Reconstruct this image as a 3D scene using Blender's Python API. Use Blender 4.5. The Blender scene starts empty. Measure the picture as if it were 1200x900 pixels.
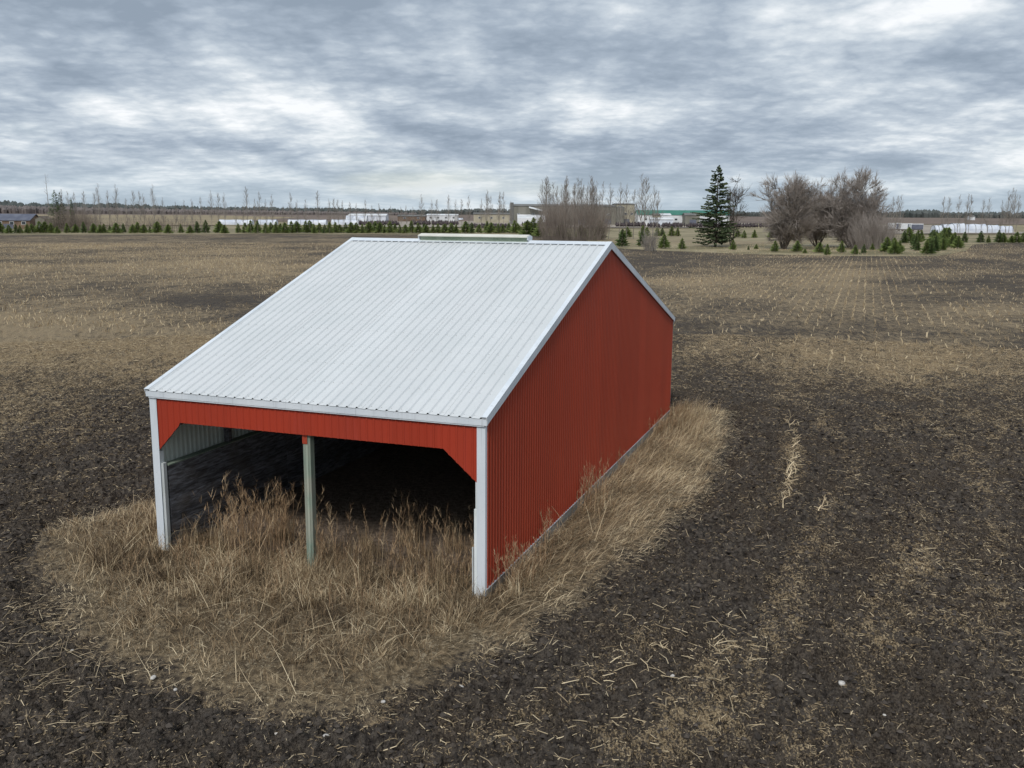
import bpy, math, random
import numpy as np
from mathutils import Vector, Matrix

random.seed(7)
RNG = np.random.default_rng(11)
SC = bpy.context.scene
COL = SC.collection

# ------------------------------------------------------------------ camera
F_PX, PITCH, ROLL, CAM_H = 1118.13, 0.1778, 0.0059, 7.64686
CX, CY, YAW, DEPTH, HE, HR = -0.52496, 18.11993, 0.35201, 19.11, 3.727, 6.83
WID = 8.0
RIDGE_Y = 0.4844 * DEPTH

Fv = np.array([0, math.cos(PITCH), -math.sin(PITCH)])
R0 = np.array([1.0, 0, 0]); U0 = np.cross(R0, Fv)
Rv = R0 * math.cos(ROLL) + U0 * math.sin(ROLL)
Uv = -R0 * math.sin(ROLL) + U0 * math.cos(ROLL)
cam_d = bpy.data.cameras.new('camera')
cam_d.sensor_width = 36.0
cam_d.lens = F_PX / 1200 * 36
cam_d.clip_start = 0.1
cam_d.clip_end = 40000
cam = bpy.data.objects.new('camera', cam_d); COL.objects.link(cam)
M = Matrix(((Rv[0], Uv[0], -Fv[0], 0), (Rv[1], Uv[1], -Fv[1], 0), (Rv[2], Uv[2], -Fv[2], CAM_H), (0, 0, 0, 1)))
cam.matrix_world = M
SC.camera = cam

# ------------------------------------------------------------------ light, sky, exposure
SUN_EL, SUN_AZ = math.radians(44), math.radians(196)      # azimuth clockwise from +Y
sd = Vector((math.sin(SUN_AZ) * math.cos(SUN_EL), math.cos(SUN_AZ) * math.cos(SUN_EL), math.sin(SUN_EL)))
sun_d = bpy.data.lights.new('sun', 'SUN'); sun_d.energy = 1.5; sun_d.angle = math.radians(12); sun_d.color = (1, .97, .92)
sun = bpy.data.objects.new('sun', sun_d); COL.objects.link(sun)
sun.rotation_euler = (-sd).to_track_quat('-Z', 'Y').to_euler()
SC.cycles.max_bounces = 12; SC.cycles.diffuse_bounces = 8
SC.view_settings.view_transform = 'Standard'; SC.view_settings.look = 'None'
SC.view_settings.exposure = 0.42; SC.view_settings.gamma = 1.0

class NT:
    """tiny helper for building node trees"""
    def __init__(self, tree): self.t = tree; self.n = tree.nodes; self.l = tree.links
    def new(self, typ, **kw):
        x = self.n.new(typ)
        for k, v in kw.items(): setattr(x, k, v)
        return x
    def link(self, a, b): self.l.new(a, b)
    def setin(self, sock, v):
        if isinstance(v, bpy.types.NodeSocket): self.l.new(v, sock)
        else: sock.default_value = v
    def math(self, op, a, b=0.0, c=None, clamp=False):
        x = self.new('ShaderNodeMath', operation=op); x.use_clamp = clamp
        self.setin(x.inputs[0], a); self.setin(x.inputs[1], b)
        if c is not None: self.setin(x.inputs[2], c)
        return x.outputs[0]
    def vmath(self, op, a, b=None):
        x = self.new('ShaderNodeVectorMath', operation=op)
        self.setin(x.inputs[0], a)
        if b is not None: self.setin(x.inputs[1], b)
        return x.outputs[0]
    def noise(self, vec, scale, detail=4, rough=.5, dist=0.0, col=False):
        x = self.new('ShaderNodeTexNoise')
        if vec is not None: self.l.new(vec, x.inputs['Vector'])
        x.inputs['Scale'].default_value = scale; x.inputs['Detail'].default_value = detail
        x.inputs['Roughness'].default_value = rough; x.inputs['Distortion'].default_value = dist
        return x.outputs['Color' if col else 'Fac']
    def mix(self, fac, a, b, typ='MIX'):
        x = self.new('ShaderNodeMix', data_type='RGBA', blend_type=typ)
        self.setin(x.inputs[0], fac)
        for s, v in ((x.inputs[6], a), (x.inputs[7], b)):
            if isinstance(v, tuple) and len(v) == 3: v = v + (1,)
            self.setin(s, v)
        return x.outputs[2]
    def ramp(self, fac, stops, interp='LINEAR'):
        x = self.new('ShaderNodeValToRGB'); cr = x.color_ramp; cr.interpolation = interp
        while len(cr.elements) < len(stops): cr.elements.new(.5)
        for e, (p, c) in zip(cr.elements, stops):
            e.position = p
            e.color = (c, c, c, 1) if not isinstance(c, tuple) else tuple(c) + (1,)
        self.setin(x.inputs[0], fac)
        return x.outputs[0]
    def smooth(self, v, a, b):
        x = self.new('ShaderNodeMapRange', interpolation_type='SMOOTHSTEP')
        self.setin(x.inputs[0], v); x.inputs[1].default_value = a; x.inputs[2].default_value = b
        return x.outputs[0]

world = bpy.data.worlds.new('World'); SC.world = world; world.use_nodes = True
t = NT(world.node_tree); world.node_tree.nodes.clear()
tc = t.new('ShaderNodeTexCoord')
sky = t.new('ShaderNodeTexSky', sky_type='NISHITA'); sky.sun_disc = False
sky.sun_elevation = SUN_EL; sky.sun_rotation = SUN_AZ
sky.air_density = 1.0; sky.dust_density = 1.5; sky.ozone_density = 1.0
dirn = t.vmath('NORMALIZE', tc.outputs['Generated'])
sep = t.new('ShaderNodeSeparateXYZ'); t.link(dirn, sep.inputs[0])
zc = t.math('MAXIMUM', sep.outputs[2], 0.0)
den = t.math('ADD', zc, 0.12)
cmb = t.new('ShaderNodeCombineXYZ')
gz_ = t.math('POWER', den, -0.80)
t.link(t.math('MULTIPLY', sep.outputs[0], gz_), cmb.inputs[0]); t.link(t.math('MULTIPLY', sep.outputs[1], gz_), cmb.inputs[1])
cmb.inputs[2].default_value = 8.3
P = cmb.outputs[0]
def puffs(vec):                                      # rounded lumps at three sizes with ragged rims
    a = t.noise(vec, 1.7, 9, .57)
    b = t.math('ABSOLUTE', t.math('SUBTRACT', t.noise(vec, 4.4, 5, .5), .5))
    c = t.math('ABSOLUTE', t.math('SUBTRACT', t.noise(vec, 11, 4, .55), .5))
    return t.math('ADD', t.math('ADD', t.math('MULTIPLY', a, .75), t.math('MULTIPLY', b, .55)), t.math('MULTIPLY', c, .30))
nA = puffs(P)
nB = t.noise(P, .72, 3, .5)                         # big banks
nA2 = puffs(t.vmath('ADD', P, (0.0, 0.11, 0.0)))     # the same lumps looked at a little further: lit rims
edge = t.math('SUBTRACT', nA, nA2)
v = t.math('ADD', t.math('MULTIPLY', nA, 0.74), t.math('MULTIPLY', nB, 0.40))
v = t.math('ADD', v, t.math('MULTIPLY', edge, -0.55))
cl = t.ramp(v, [(0.42, (2.2, 2.7, 3.35)), (0.48, (2.9, 3.45, 4.15)), (0.54, (4.1, 4.65, 5.25)), (0.585, (5.4, 5.85, 6.25)), (0.64, (7.2, 7.4, 7.6))])
low = t.math('SUBTRACT', 1.0, t.smooth(zc, 0.0, 0.07))
cl = t.mix(t.math('MULTIPLY', low, 0.5), cl, (4.2, 5.0, 5.5))
gap = t.math('MULTIPLY', t.smooth(nB, .58, .75), .35)
full = t.mix(gap, cl, sky.outputs[0])
bg = t.new('ShaderNodeBackground'); bg.inputs[1].default_value = 0.1
t.link(full, bg.inputs[0])
wo = t.new('ShaderNodeOutputWorld'); t.link(bg.outputs[0], wo.inputs[0])

# ------------------------------------------------------------------ geometry helpers
def ray(px, py): return Fv + Rv * (px - 600) / F_PX - Uv * (py - 450) / F_PX
C0 = np.array([0, 0, CAM_H])
def G(px, py, z=0.0):
    d = ray(px, py); tt = (z - CAM_H) / d[2]; return C0 + tt * d
def PY(px, py, Y):
    d = ray(px, py); return C0 + d * (Y / d[1])
def proj(x, y, z):
    d = np.stack([x, y, z - CAM_H], -1); zz = np.maximum(d @ Fv, 1e-3)
    return 600 + F_PX * (d @ Rv) / zz, 450 - F_PX * (d @ Uv) / zz
def horizon(px): return 249.07 + (px - 600) * 0.006

def hash2(ix, iy, s):
    n = (ix.astype(np.int64) * 374761393 + iy.astype(np.int64) * 668265263 + s * 144269504) & 0xffffffff
    n = ((n ^ (n >> 13)) * 1274126177) & 0xffffffff
    n = (n ^ (n >> 16)) & 0xffffffff
    return n / 4294967295.0
def vnoise(x, y, s=0):
    ix = np.floor(x); iy = np.floor(y); fx = x - ix; fy = y - iy
    fx = fx * fx * (3 - 2 * fx); fy = fy * fy * (3 - 2 * fy)
    ix = ix.astype(np.int64); iy = iy.astype(np.int64)
    a = hash2(ix, iy, s); b = hash2(ix + 1, iy, s); c = hash2(ix, iy + 1, s); d = hash2(ix + 1, iy + 1, s)
    return (a * (1 - fx) + b * fx) * (1 - fy) + (c * (1 - fx) + d * fx) * fy
def fbm(x, y, octv=4, s=0, rough=.5):
    r = 0; a = 1; tot = 0
    for o in range(octv):
        r = r + a * vnoise(x * 2 ** o + 17.3 * o, y * 2 ** o - 9.1 * o, s + o); tot += a; a *= rough
    return r / tot

def mesh_np(name, V, loops, sizes, mat=None, smooth=False, attrs=None):
    """V (n,3); loops flat vertex index array; sizes per-face loop counts"""
    me = bpy.data.meshes.new(name)
    V = np.ascontiguousarray(V, dtype=np.float32); loops = np.ascontiguousarray(loops, dtype=np.int32)
    sizes = np.ascontiguousarray(sizes, dtype=np.int32)
    me.vertices.add(len(V)); me.vertices.foreach_set('co', V.ravel())
    me.loops.add(len(loops)); me.loops.foreach_set('vertex_index', loops)
    me.polygons.add(len(sizes))
    st = np.concatenate([[0], np.cumsum(sizes)[:-1]]).astype(np.int32)
    me.polygons.foreach_set('loop_start', st); me.polygons.foreach_set('loop_total', sizes)
    me.polygons.foreach_set('use_smooth', np.full(len(sizes), smooth))
    if attrs:
        for k, a in attrs.items():
            at = me.attributes.new(k, 'FLOAT', 'POINT'); at.data.foreach_set('value', np.ascontiguousarray(a, dtype=np.float32))
    me.update(calc_edges=True); me.validate()
    if mat: me.materials.append(mat)
    return me

class MB:
    """collects simple shapes into one mesh"""
    def __init__(self): self.v = []; self.f = []
    def add(self, vs, fs):
        o = len(self.v); self.v += [tuple(float(c) for c in p) for p in vs]; self.f += [tuple(i + o for i in f) for f in fs]
        return self
    def box(self, x0, x1, y0, y1, z0, z1):
        vs = [(x, y, z) for z in (z0, z1) for y in (y0, y1) for x in (x0, x1)]
        return self.add(vs, [(0, 2, 3, 1), (4, 5, 7, 6), (0, 1, 5, 4), (1, 3, 7, 5), (3, 2, 6, 7), (2, 0, 4, 6)])
    def prism(self, poly, d):
        """poly list of 3d points (planar), extruded along vector d"""
        n = len(poly); vs = [Vector(p) for p in poly] + [Vector(p) + Vector(d) for p in poly]
        fs = [tuple(range(n))[::-1], tuple(range(n, 2 * n))] + [(i, (i + 1) % n, n + (i + 1) % n, n + i) for i in range(n)]
        return self.add(vs, fs)
    def beam(self, a, b, w, h, up=(0, 0, 1)):
        a = Vector(a); b = Vector(b); d = (b - a).normalized(); s = d.cross(Vector(up))
        if s.length < 1e-4: s = d.cross(Vector((1, 0, 0)))
        s.normalize(); u = s.cross(d)
        p = [a + s * (i * w / 2) + u * (j * h / 2) for i, j in ((-1, -1), (1, -1), (1, 1), (-1, 1))]
        return self.prism(p, b - a)
    def mesh(self, name, mat, bevel=0.0):
        me = bpy.data.meshes.new(name); me.from_pydata(self.v, [], self.f)
        if bevel:
            import bmesh
            bm = bmesh.new(); bm.from_mesh(me)
            bmesh.ops.bevel(bm, geom=list(bm.edges), offset=bevel, segments=1, affect='EDGES', clamp_overlap=True)
            bm.to_mesh(me); bm.free()
        import bmesh
        bm = bmesh.new(); bm.from_mesh(me); bmesh.ops.recalc_face_normals(bm, faces=list(bm.faces)); bm.to_mesh(me); bm.free()
        me.materials.append(mat); me.update(); return me
def obj(name, me, parent=None, label=None, cat=None, group=None, kind=None, loc=None, rotz=None):
    o = bpy.data.objects.new(name, me); COL.objects.link(o)
    if parent is not None: o.parent = parent
    if label: o['label'] = label
    if cat: o['category'] = cat
    if group: o['group'] = group
    if kind: o['kind'] = kind
    if loc is not None: o.location = loc
    if rotz is not None: o.rotation_euler = (0, 0, rotz)
    return o
def dup(root, loc, rotz=0, scale=1.0, label=None, group=None, cat=None):
    r = root.copy(); COL.objects.link(r); r.location = loc; r.rotation_euler = (0, 0, rotz)
    r.scale = (scale,) * 3 if not hasattr(scale, '__len__') else scale
    if label: r['label'] = label
    if group: r['group'] = group
    if cat: r['category'] = cat
    for ch in root.children:
        c = ch.copy(); COL.objects.link(c); c.parent = r
        for g in ch.children:
            d = g.copy(); COL.objects.link(d); d.parent = c
    return r

# ------------------------------------------------------------------ materials
def new_mat(name):
    m = bpy.data.materials.new(name); m.use_nodes = True
    tt = NT(m.node_tree); b = m.node_tree.nodes['Principled BSDF']
    return m, tt, b
def bump(tt, b, h, strength=.3, dist=.02):
    x = tt.new('ShaderNodeBump'); x.inputs['Strength'].default_value = strength; x.inputs['Distance'].default_value = dist
    tt.link(h, x.inputs['Height']); tt.link(x.outputs[0], b.inputs['Normal'])
def simple(name, c1, c2, scale=2.0, rough=.8, detail=5, bmp=0, coord='Object', stretch=(1, 1, 1), contrast=(.35, .65)):
    m, tt, b = new_mat(name); tcx = tt.new('ShaderNodeTexCoord')
    vec = tt.vmath('MULTIPLY', tcx.outputs[coord], stretch)
    n = tt.noise(vec, scale, detail, .6)
    c = tt.mix(tt.smooth(n, *contrast), c1, c2); tt.link(c, b.inputs['Base Color']); b.inputs['Roughness'].default_value = rough
    b.inputs['Specular IOR Level'].default_value = .3
    if bmp: bump(tt, b, n, bmp)
    return m

# painted metal
def metal_paint(name, base, fade, dirt, inner, rough=.42, vary=.14, band=1.0):
    m, tt, b = new_mat(name); tcx = tt.new('ShaderNodeTexCoord'); oi = tt.new('ShaderNodeObjectInfo')
    o = tcx.outputs['Object']
    big = tt.noise(tt.vmath('MULTIPLY', o, (1, 1, .25)), .9, 4, .6)
    c = tt.mix(tt.smooth(big, .35, .7), base, fade)
    streak = tt.noise(tt.vmath('MULTIPLY', o, (9, 9, .35)), 1.6, 4, .6)
    c = tt.mix(tt.math('MULTIPLY', tt.smooth(streak, .52, .8), .45 * band), c, dirt)
    spots = tt.noise(o, 34, 2, .5)
    c = tt.mix(tt.math('MULTIPLY', tt.smooth(spots, .70, .76), .55), c, dirt)
    hv = tt.new('ShaderNodeHueSaturation'); tt.link(c, hv.inputs['Color'])
    tt.link(tt.math('ADD', tt.math('MULTIPLY', oi.outputs['Random'], vary), 1 - vary / 2), hv.inputs['Value'])
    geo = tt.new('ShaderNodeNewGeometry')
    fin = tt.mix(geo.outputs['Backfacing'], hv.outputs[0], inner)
    tt.link(fin, b.inputs['Base Color']); b.inputs['Roughness'].default_value = rough
    b.inputs['Specular IOR Level'].default_value = .35
    bump(tt, b, tt.noise(o, 6, 3, .5), .12, .01)
    return m
M_RED = metal_paint('red_siding', (.40, .062, .030), (.37, .060, .031), (.22, .040, .026), (.62, .66, .60), .42, .10, .5)
M_RED_SHEEN = metal_paint('red_header', (.385, .044, .020), (.34, .043, .022), (.40, .06, .045), (.30, .33, .29))
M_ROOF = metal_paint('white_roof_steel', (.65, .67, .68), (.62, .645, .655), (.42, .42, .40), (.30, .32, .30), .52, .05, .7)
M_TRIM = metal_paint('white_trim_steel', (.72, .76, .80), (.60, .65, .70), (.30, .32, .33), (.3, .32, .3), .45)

def wood(name, c1, c2, c3, axis='x', rough=.85):
    m, tt, b = new_mat(name); tcx = tt.new('ShaderNodeTexCoord'); oi = tt.new('ShaderNodeObjectInfo')
    st = {'x': (.5, 9, 9), 'y': (9, 1.3, 9), 'z': (9, 9, .5)}[axis]
    vec = tt.vmath('ADD', tt.vmath('MULTIPLY', tcx.outputs['Object'], st), (0, 0, 0))
    cx = tt.new('ShaderNodeCombineXYZ'); tt.link(tt.math('MULTIPLY', oi.outputs['Random'], 40), cx.inputs[0])
    vec = tt.vmath('ADD', vec, cx.outputs[0])
    n = tt.noise(vec, 2.2, 6, .65, .4); n2 = tt.noise(tcx.outputs['Object'], 1.3, 3, .5)
    c = tt.mix(tt.smooth(n, .35, .68), c1, c2); c = tt.mix(tt.math('MULTIPLY', tt.smooth(n2, .45, .7), .7), c, c3)
    hv = tt.new('ShaderNodeHueSaturation'); tt.link(c, hv.inputs['Color'])
    tt.link(tt.math('ADD', tt.math('MULTIPLY', oi.outputs['Random'], .5), .75), hv.inputs['Value'])
    tt.link(hv.outputs[0], b.inputs['Base Color']); b.inputs['Roughness'].default_value = rough
    bump(tt, b, n, .35, .01)
    return m
M_OLDWOOD = wood('old_dark_boards', (.055, .05, .052), (.22, .225, .25), (.10, .085, .075), 'y')  # bluish highlights are put into the pale grain colour
M_POSTWOOD = wood('green_treated_post', (.18, .24, .19), (.30, .35, .28), (.34, .33, .27), 'z')
M_POSTWHITE = wood('white_painted_post', (.62, .66, .66), (.74, .77, .78), (.50, .53, .50), 'z')
M_SKIRT = wood('grey_skirt_board', (.26, .24, .21), (.38, .36, .32), (.20, .18, .15), 'y')
M_VENTGREEN = simple('vent_grey_green', (.26, .33, .24), (.34, .40, .31), 3)
M_CREAM = simple('cream_painted_steel', (.66, .65, .58), (.74, .73, .66), 3)
M_SCREW = simple('screw_heads', (.20, .20, .20), (.38, .34, .30), 5)

# ------------------------------------------------------------------ grass island outline (world coordinates on the ground)
isl_px = [(42, 640), (48, 690), (75, 738), (130, 775), (200, 803), (280, 828), (350, 838), (430, 836), (500, 812), (548, 782), (610, 748),
          (680, 704), (725, 668), (770, 630), (815, 585), (850, 545), (862, 512), (848, 490)]
ISL = [tuple(G(*q)[:2]) for q in isl_px]
ca, sa = math.cos(YAW), math.sin(YAW)
def B2W(x, y): return (CX + x * ca + y * sa, CY - x * sa + y * ca)     # barn-local -> world
ISL += [B2W(2.3, DEPTH + 1.2), B2W(-2, DEPTH + 2.2), B2W(-7, DEPTH + 2.0), B2W(-10, DEPTH), B2W(-10.0, 12), B2W(-10.0, 5)]
ISL += [tuple(G(108, 600)[:2]), tuple(G(62, 618)[:2])]
def sdist(x, y, poly):
    """signed distance, positive inside"""
    x = np.asarray(x, float); y = np.asarray(y, float); best = np.full(x.shape, 1e9); ins = np.zeros(x.shape, bool)
    n = len(poly)
    for i in range(n):
        ax, ay = poly[i]; bx, by = poly[(i + 1) % n]
        dx, dy = bx - ax, by - ay; tt = np.clip(((x - ax) * dx + (y - ay) * dy) / (dx * dx + dy * dy), 0, 1)
        best = np.minimum(best, np.hypot(x - ax - tt * dx, y - ay - tt * dy))
        c = ((ay > y) != (by > y)) & (x < (bx - ax) * (y - ay) / ((by - ay) if by != ay else 1e-9) + ax)
        ins ^= c
    return np.where(ins, best, -best)
def barn_local(x, y):
    dx = x - CX; dy = y - CY
    return dx * ca - dy * sa, dx * sa + dy * ca
def island_d(x, y):
    near = (np.hypot(x - 0, y - 27) < 40)
    d = np.full(np.shape(x), -50.0)
    if near.any(): d[near] = sdist(x[near], y[near], ISL)
    wob = (fbm(x * 1.5, y * 1.5, 5, 50, .65) - .5) * 1.3
    return d + np.where(near, wob, 0)

# residue density over the field, from the look of the ground around each place
RES = [  # px, py, radius x, radius y, amount
    (60, 320, 190, 26, .42), (300, 310, 150, 22, .34), (60, 400, 220, 45, .62), (240, 420, 90, 35, .40), (60, 500, 160, 50, .22),
    (150, 285, 300, 8, .18), (250, 352, 110, 12, -.45), (60, 290, 80, 6, .2), (30, 570, 100, 40, .20), (60, 345, 70, 10, -.18),
    (820, 335, 90, 22, .38), (980, 345, 90, 34, .48), (880, 375, 120, 20, .22), (1050, 425, 150, 30, .50), (880, 430, 60, 30, .18),
    (1150, 370, 70, 30, .28), (1110, 300, 60, 12, .12), (1000, 500, 200, 40, .12), (930, 560, 26, 70, .42), (1050, 620, 140, 60, .26),
    (1000, 720, 200, 60, .26), (800, 780, 90, 50, .22), (860, 850, 200, 60, .28), (1150, 520, 80, 40, .22), (780, 640, 70, 60, -.2),
    (300, 880, 400, 40, .06), (600, 850, 100, 40, .14), (840, 500, 60, 60, -.25), (1140, 640, 60, 120, .08)]
def residue(x, y):
    px, py = proj(x, y, np.zeros_like(x)); r = .07 + .22 / (1 + np.exp((py - 450) / 35.0))
    for a, b, c, d, e in RES: r = r + .8 * e * np.exp(-(((px - a) / c) ** 2 + ((py - b) / d) ** 2))
    lx, ly = barn_local(x, y)
    r = r + (fbm(x * .09, y * .09, 4, 3) - .5) * .62 + (fbm(x * .6, y * .6, 4, 31, .65) - .5) * .5 + (fbm(lx * .5, ly * .05, 3, 66) - .5) * .25 * (py < 470)
    di = island_d(x, y); ring = np.where(di > -40, np.exp(di / 5.0), 0)
    r = r + ring * (.34 * np.sin(di * 2 * np.pi / 1.9 + 2 * fbm(x * .15, y * .15, 2, 6)) - .12) - .16 * np.exp(-((di + 1.3) / 1.2) ** 2)
    return np.clip(r, .015, 1)

# ------------------------------------------------------------------ ground: one polar sheet out to the horizon
def soil_height(x, y, r):
    isl = island_d(x, y)
    fade = np.clip(1 - (r - 45) / 60, 0, 1)
    soil = np.clip(-isl / .35, 0, 1)
    n = fbm(x * 2.3, y * 2.3, 2, 5) - .5
    cl = np.abs(fbm(x * 5.5, y * 5.5, 3, 9, .6) - .5) * 2
    cl2 = fbm(x * 13, y * 13, 2, 15, .6) - .5
    lx = x * ca - y * sa
    rw = np.where(isl > -40, np.exp(isl / 6.0), 0)
    furrow = np.sin(lx * 2 * np.pi / .76) * .012 * (1 - rw) + rw * np.sin(isl * 2 * np.pi / .95) * .065
    h = (n * .18 - cl * .26 + cl2 * .17 + furrow + .09)
    h = h * (soil * .95 + .18) * fade
    groove = np.exp(-((isl + .12) / .16) ** 2) * (.10 + .07 * fbm(x * 3, y * 3, 2, 77))
    bx, by = barn_local(x, y)
    inb = (bx > -WID - .4) & (bx < .3) & (by > -.4) & (by < DEPTH + .3)
    h = np.where(inb, h * .4 - .02, h - groove * fade)
    h = h + np.clip(isl, 0, 1.2) * .06 * (~inb)
    # back to level well before the verge begins
    return h * np.clip(1 - (r - 110) / 60, 0, 1)
r1 = np.exp(np.arange(math.log(8.5), math.log(62), .0031)); r2 = np.exp(np.arange(math.log(62) + .01, math.log(420), .014))
r3 = np.exp(np.arange(math.log(420) + .05, math.log(16000), .09))
rad = np.concatenate([[.5, 3, 6], r1, r2, r3])
ang = np.concatenate([np.arange(-math.pi, -.66, .08), np.arange(-.66, .66, .0034), np.arange(.66, math.pi, .08)])
RR, AA = np.meshgrid(rad, ang, indexing='ij')
X = RR * np.sin(AA); Y = RR * np.cos(AA)
X += np.where(RR > 60, 0, (hash2(np.arange(X.size).reshape(X.shape), np.zeros(X.shape, int), 4) - .5) * RR * .0016)
isl_g = island_d(X, Y); Z = soil_height(X, Y, RR)
res_g = residue(X, Y)
nr, na = RR.shape
idx = np.arange(nr * na).reshape(nr, na)
a_ = idx[:-1, :]; b_ = idx[1:, :]; a2 = np.roll(a_, -1, 1); b2 = np.roll(b_, -1, 1)
loops = np.stack([a_, a2, b2, b_], -1).reshape(-1, 4)
V = np.stack([X, Y, Z], -1).reshape(-1, 3)
V = np.vstack([V, [[0, 0, 0]]])
cap = np.stack([np.full(na, nr * na), np.roll(idx[0], -1), idx[0]], -1)
L = np.concatenate([loops.ravel(), cap.ravel()]); S = np.concatenate([np.full(len(loops), 4), np.full(na, 3)])
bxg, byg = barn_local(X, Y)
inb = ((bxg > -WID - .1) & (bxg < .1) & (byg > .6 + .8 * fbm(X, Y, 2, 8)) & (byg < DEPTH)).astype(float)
thatch = np.clip(isl_g / 1.3 + .38, 0, 1)

def soil_material():
    m, tt, b = new_mat('field_soil'); tcx = tt.new('ShaderNodeTexCoord'); o = tcx.outputs['Object']
    def at(n):
        x = tt.new('ShaderNodeAttribute'); x.attribute_name = n; return x.outputs['Fac']
    n1 = tt.noise(o, .35, 4, .6); n2 = tt.noise(o, 7, 5, .65); n3 = tt.noise(o, 28, 3, .6)
    soil = tt.mix(tt.smooth(n2, .3, .7), (.017, .014, .013), (.135, .114, .094))
    soil = tt.mix(tt.smooth(n1, .35, .7), soil, tt.mix(tt.smooth(n3, .35, .7), (.028, .022, .018), (.145, .115, .086)))  # fine dark and pale tones stand in for shading between clods
    # chaff and broken stalks too small to model one by one
    nb = tt.new('ShaderNodeTexNoise'); tt.link(tt.vmath('MULTIPLY', o, (1, .45, 1)), nb.inputs['Vector'])
    nb.inputs['Scale'].default_value = 26; nb.inputs['Detail'].default_value = 3; nb.inputs['Roughness'].default_value = .75
    nc = tt.noise(tt.vmath('MULTIPLY', o, (1, .35, 1)), 2.4, 4, .75)
    rs = at('residue')
    lev = tt.math('ADD', tt.math('MULTIPLY', nb.outputs['Fac'], .62), tt.math('MULTIPLY', nc, .38))
    f = tt.smooth(tt.math('ADD', lev, tt.math('MULTIPLY', rs, .24)), .585, .655)
    straw = tt.mix(tt.smooth(n3, .35, .65), (.25, .185, .110), (.50, .39, .245))
    c = tt.mix(tt.math('MULTIPLY', f, .85), soil, straw)
    th = tt.mix(tt.smooth(n2, .3, .7), (.075, .056, .036), (.31, .235, .145))
    th = tt.mix(tt.math('MULTIPLY', tt.smooth(lev, .54, .60), .8), th, (.46, .38, .26))
    th = tt.mix(tt.math('MULTIPLY', tt.smooth(n3, .55, .66), .7), th, (.045, .035, .027))
    edge = tt.smooth(tt.math('ADD', at('thatch'), tt.math('MULTIPLY', tt.math('SUBTRACT', n2, .5), .9)), .35, .75)
    c = tt.mix(edge, c, th)
    c = tt.mix(at('floor'), c, tt.mix(tt.smooth(n2, .3, .7), (.14, .105, .080), (.30, .235, .185)))  # barn floor colour lightened to stand in for light reaching inside
    tt.link(c, b.inputs['Base Color']); b.inputs['Roughness'].default_value = .95; b.inputs['Specular IOR Level'].default_value = .15
    hh = tt.math('ADD', n3, tt.math('MULTIPLY', n2, 1.5))
    bump(tt, b, hh, 1.0, .05)
    return m
M_SOIL = soil_material()
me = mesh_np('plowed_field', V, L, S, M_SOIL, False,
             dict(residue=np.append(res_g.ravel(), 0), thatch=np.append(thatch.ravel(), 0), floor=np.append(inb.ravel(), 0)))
obj('plowed_field', me, kind='structure')

# ------------------------------------------------------------------ land beyond the field, each a sheet slightly above the last
def sheet(name, pxs, z, mat):
    pts = [G(a, b, z) for a, b in pxs]
    me = bpy.data.meshes.new(name); me.from_pydata([tuple(p) for p in pts], [], [tuple(range(len(pts)))])
    me.materials.append(mat); me.update()
    if me.polygons[0].normal.z < 0: me.flip_normals()
    return obj(name, me, kind='structure')
def hz(px, d): return (px, horizon(px) + d)
def wob_edge(pts, n=8, amp=.25):
    out = []
    for (x0, y0), (x1, y1) in zip(pts[:-1], pts[1:]):
        for k in range(n):
            f = k / n; out.append((x0 + (x1 - x0) * f, y0 + (y1 - y0) * f + random.uniform(-amp, amp)))
    return out + [pts[-1]]
M_VERGE = simple('dry_verge_grass', (.17, .145, .075), (.34, .28, .17), .06, detail=8, contrast=(.4, .62))
M_TAN = simple('tan_stubble_land', (.22, .175, .105), (.33, .26, .15), .012, detail=8)
M_PINK = simple('brown_far_land', (.13, .095, .075), (.20, .145, .11), .008, detail=6)
M_GRAVEL = simple('gravel_yard', (.26, .22, .18), (.38, .33, .27), .05, detail=6)
edge_px = wob_edge([(-500, 281), (-200, 276), (0, 275), (300, 274.3), (560, 275), (680, 277.5), (702, 290), (760, 293), (870, 297.5), (960, 299.5), (1050, 300.5),
           (1100, 300), (1132, 294), (1140, 287), (1160, 285), (1250, 285), (1700, 287)], 8, .3)
sheet('grass_verge', edge_px + [hz(1700, 9), hz(1200, 9), hz(600, 9), hz(0, 9), hz(-500, 9)], .03, M_VERGE)
sheet('far_farmland', [hz(-500, 13), hz(90, 13), hz(330, 12), hz(600, 11), hz(1030, 11), hz(1200, 10.5), hz(1700, 10.5), hz(1700, .9), hz(600, .8), hz(-500, .9)], .3, M_PINK)
sheet('tan_field', [hz(95, 18), hz(260, 17), hz(272, 12.5), hz(350, 7), hz(250, 5.2), hz(90, 5.5), hz(-40, 6)], .4, M_TAN)
sheet('gravel_yard', [hz(395, 18), hz(600, 17.5), hz(860, 16), hz(880, 11), hz(600, 10), hz(400, 12)], .42, M_GRAVEL)
sheet('yard_track', [hz(1025, 22), hz(1200, 21), hz(1300, 21), hz(1300, 18.5), hz(1120, 19.5), hz(1100, 11.5), hz(1020, 12)], .41, M_GRAVEL)
sheet('tan_path', [(700, 283), (820, 287.5), (1000, 283), (1000, 281), (860, 282.5), (790, 281), (700, 279)], .06, M_TAN)

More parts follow.
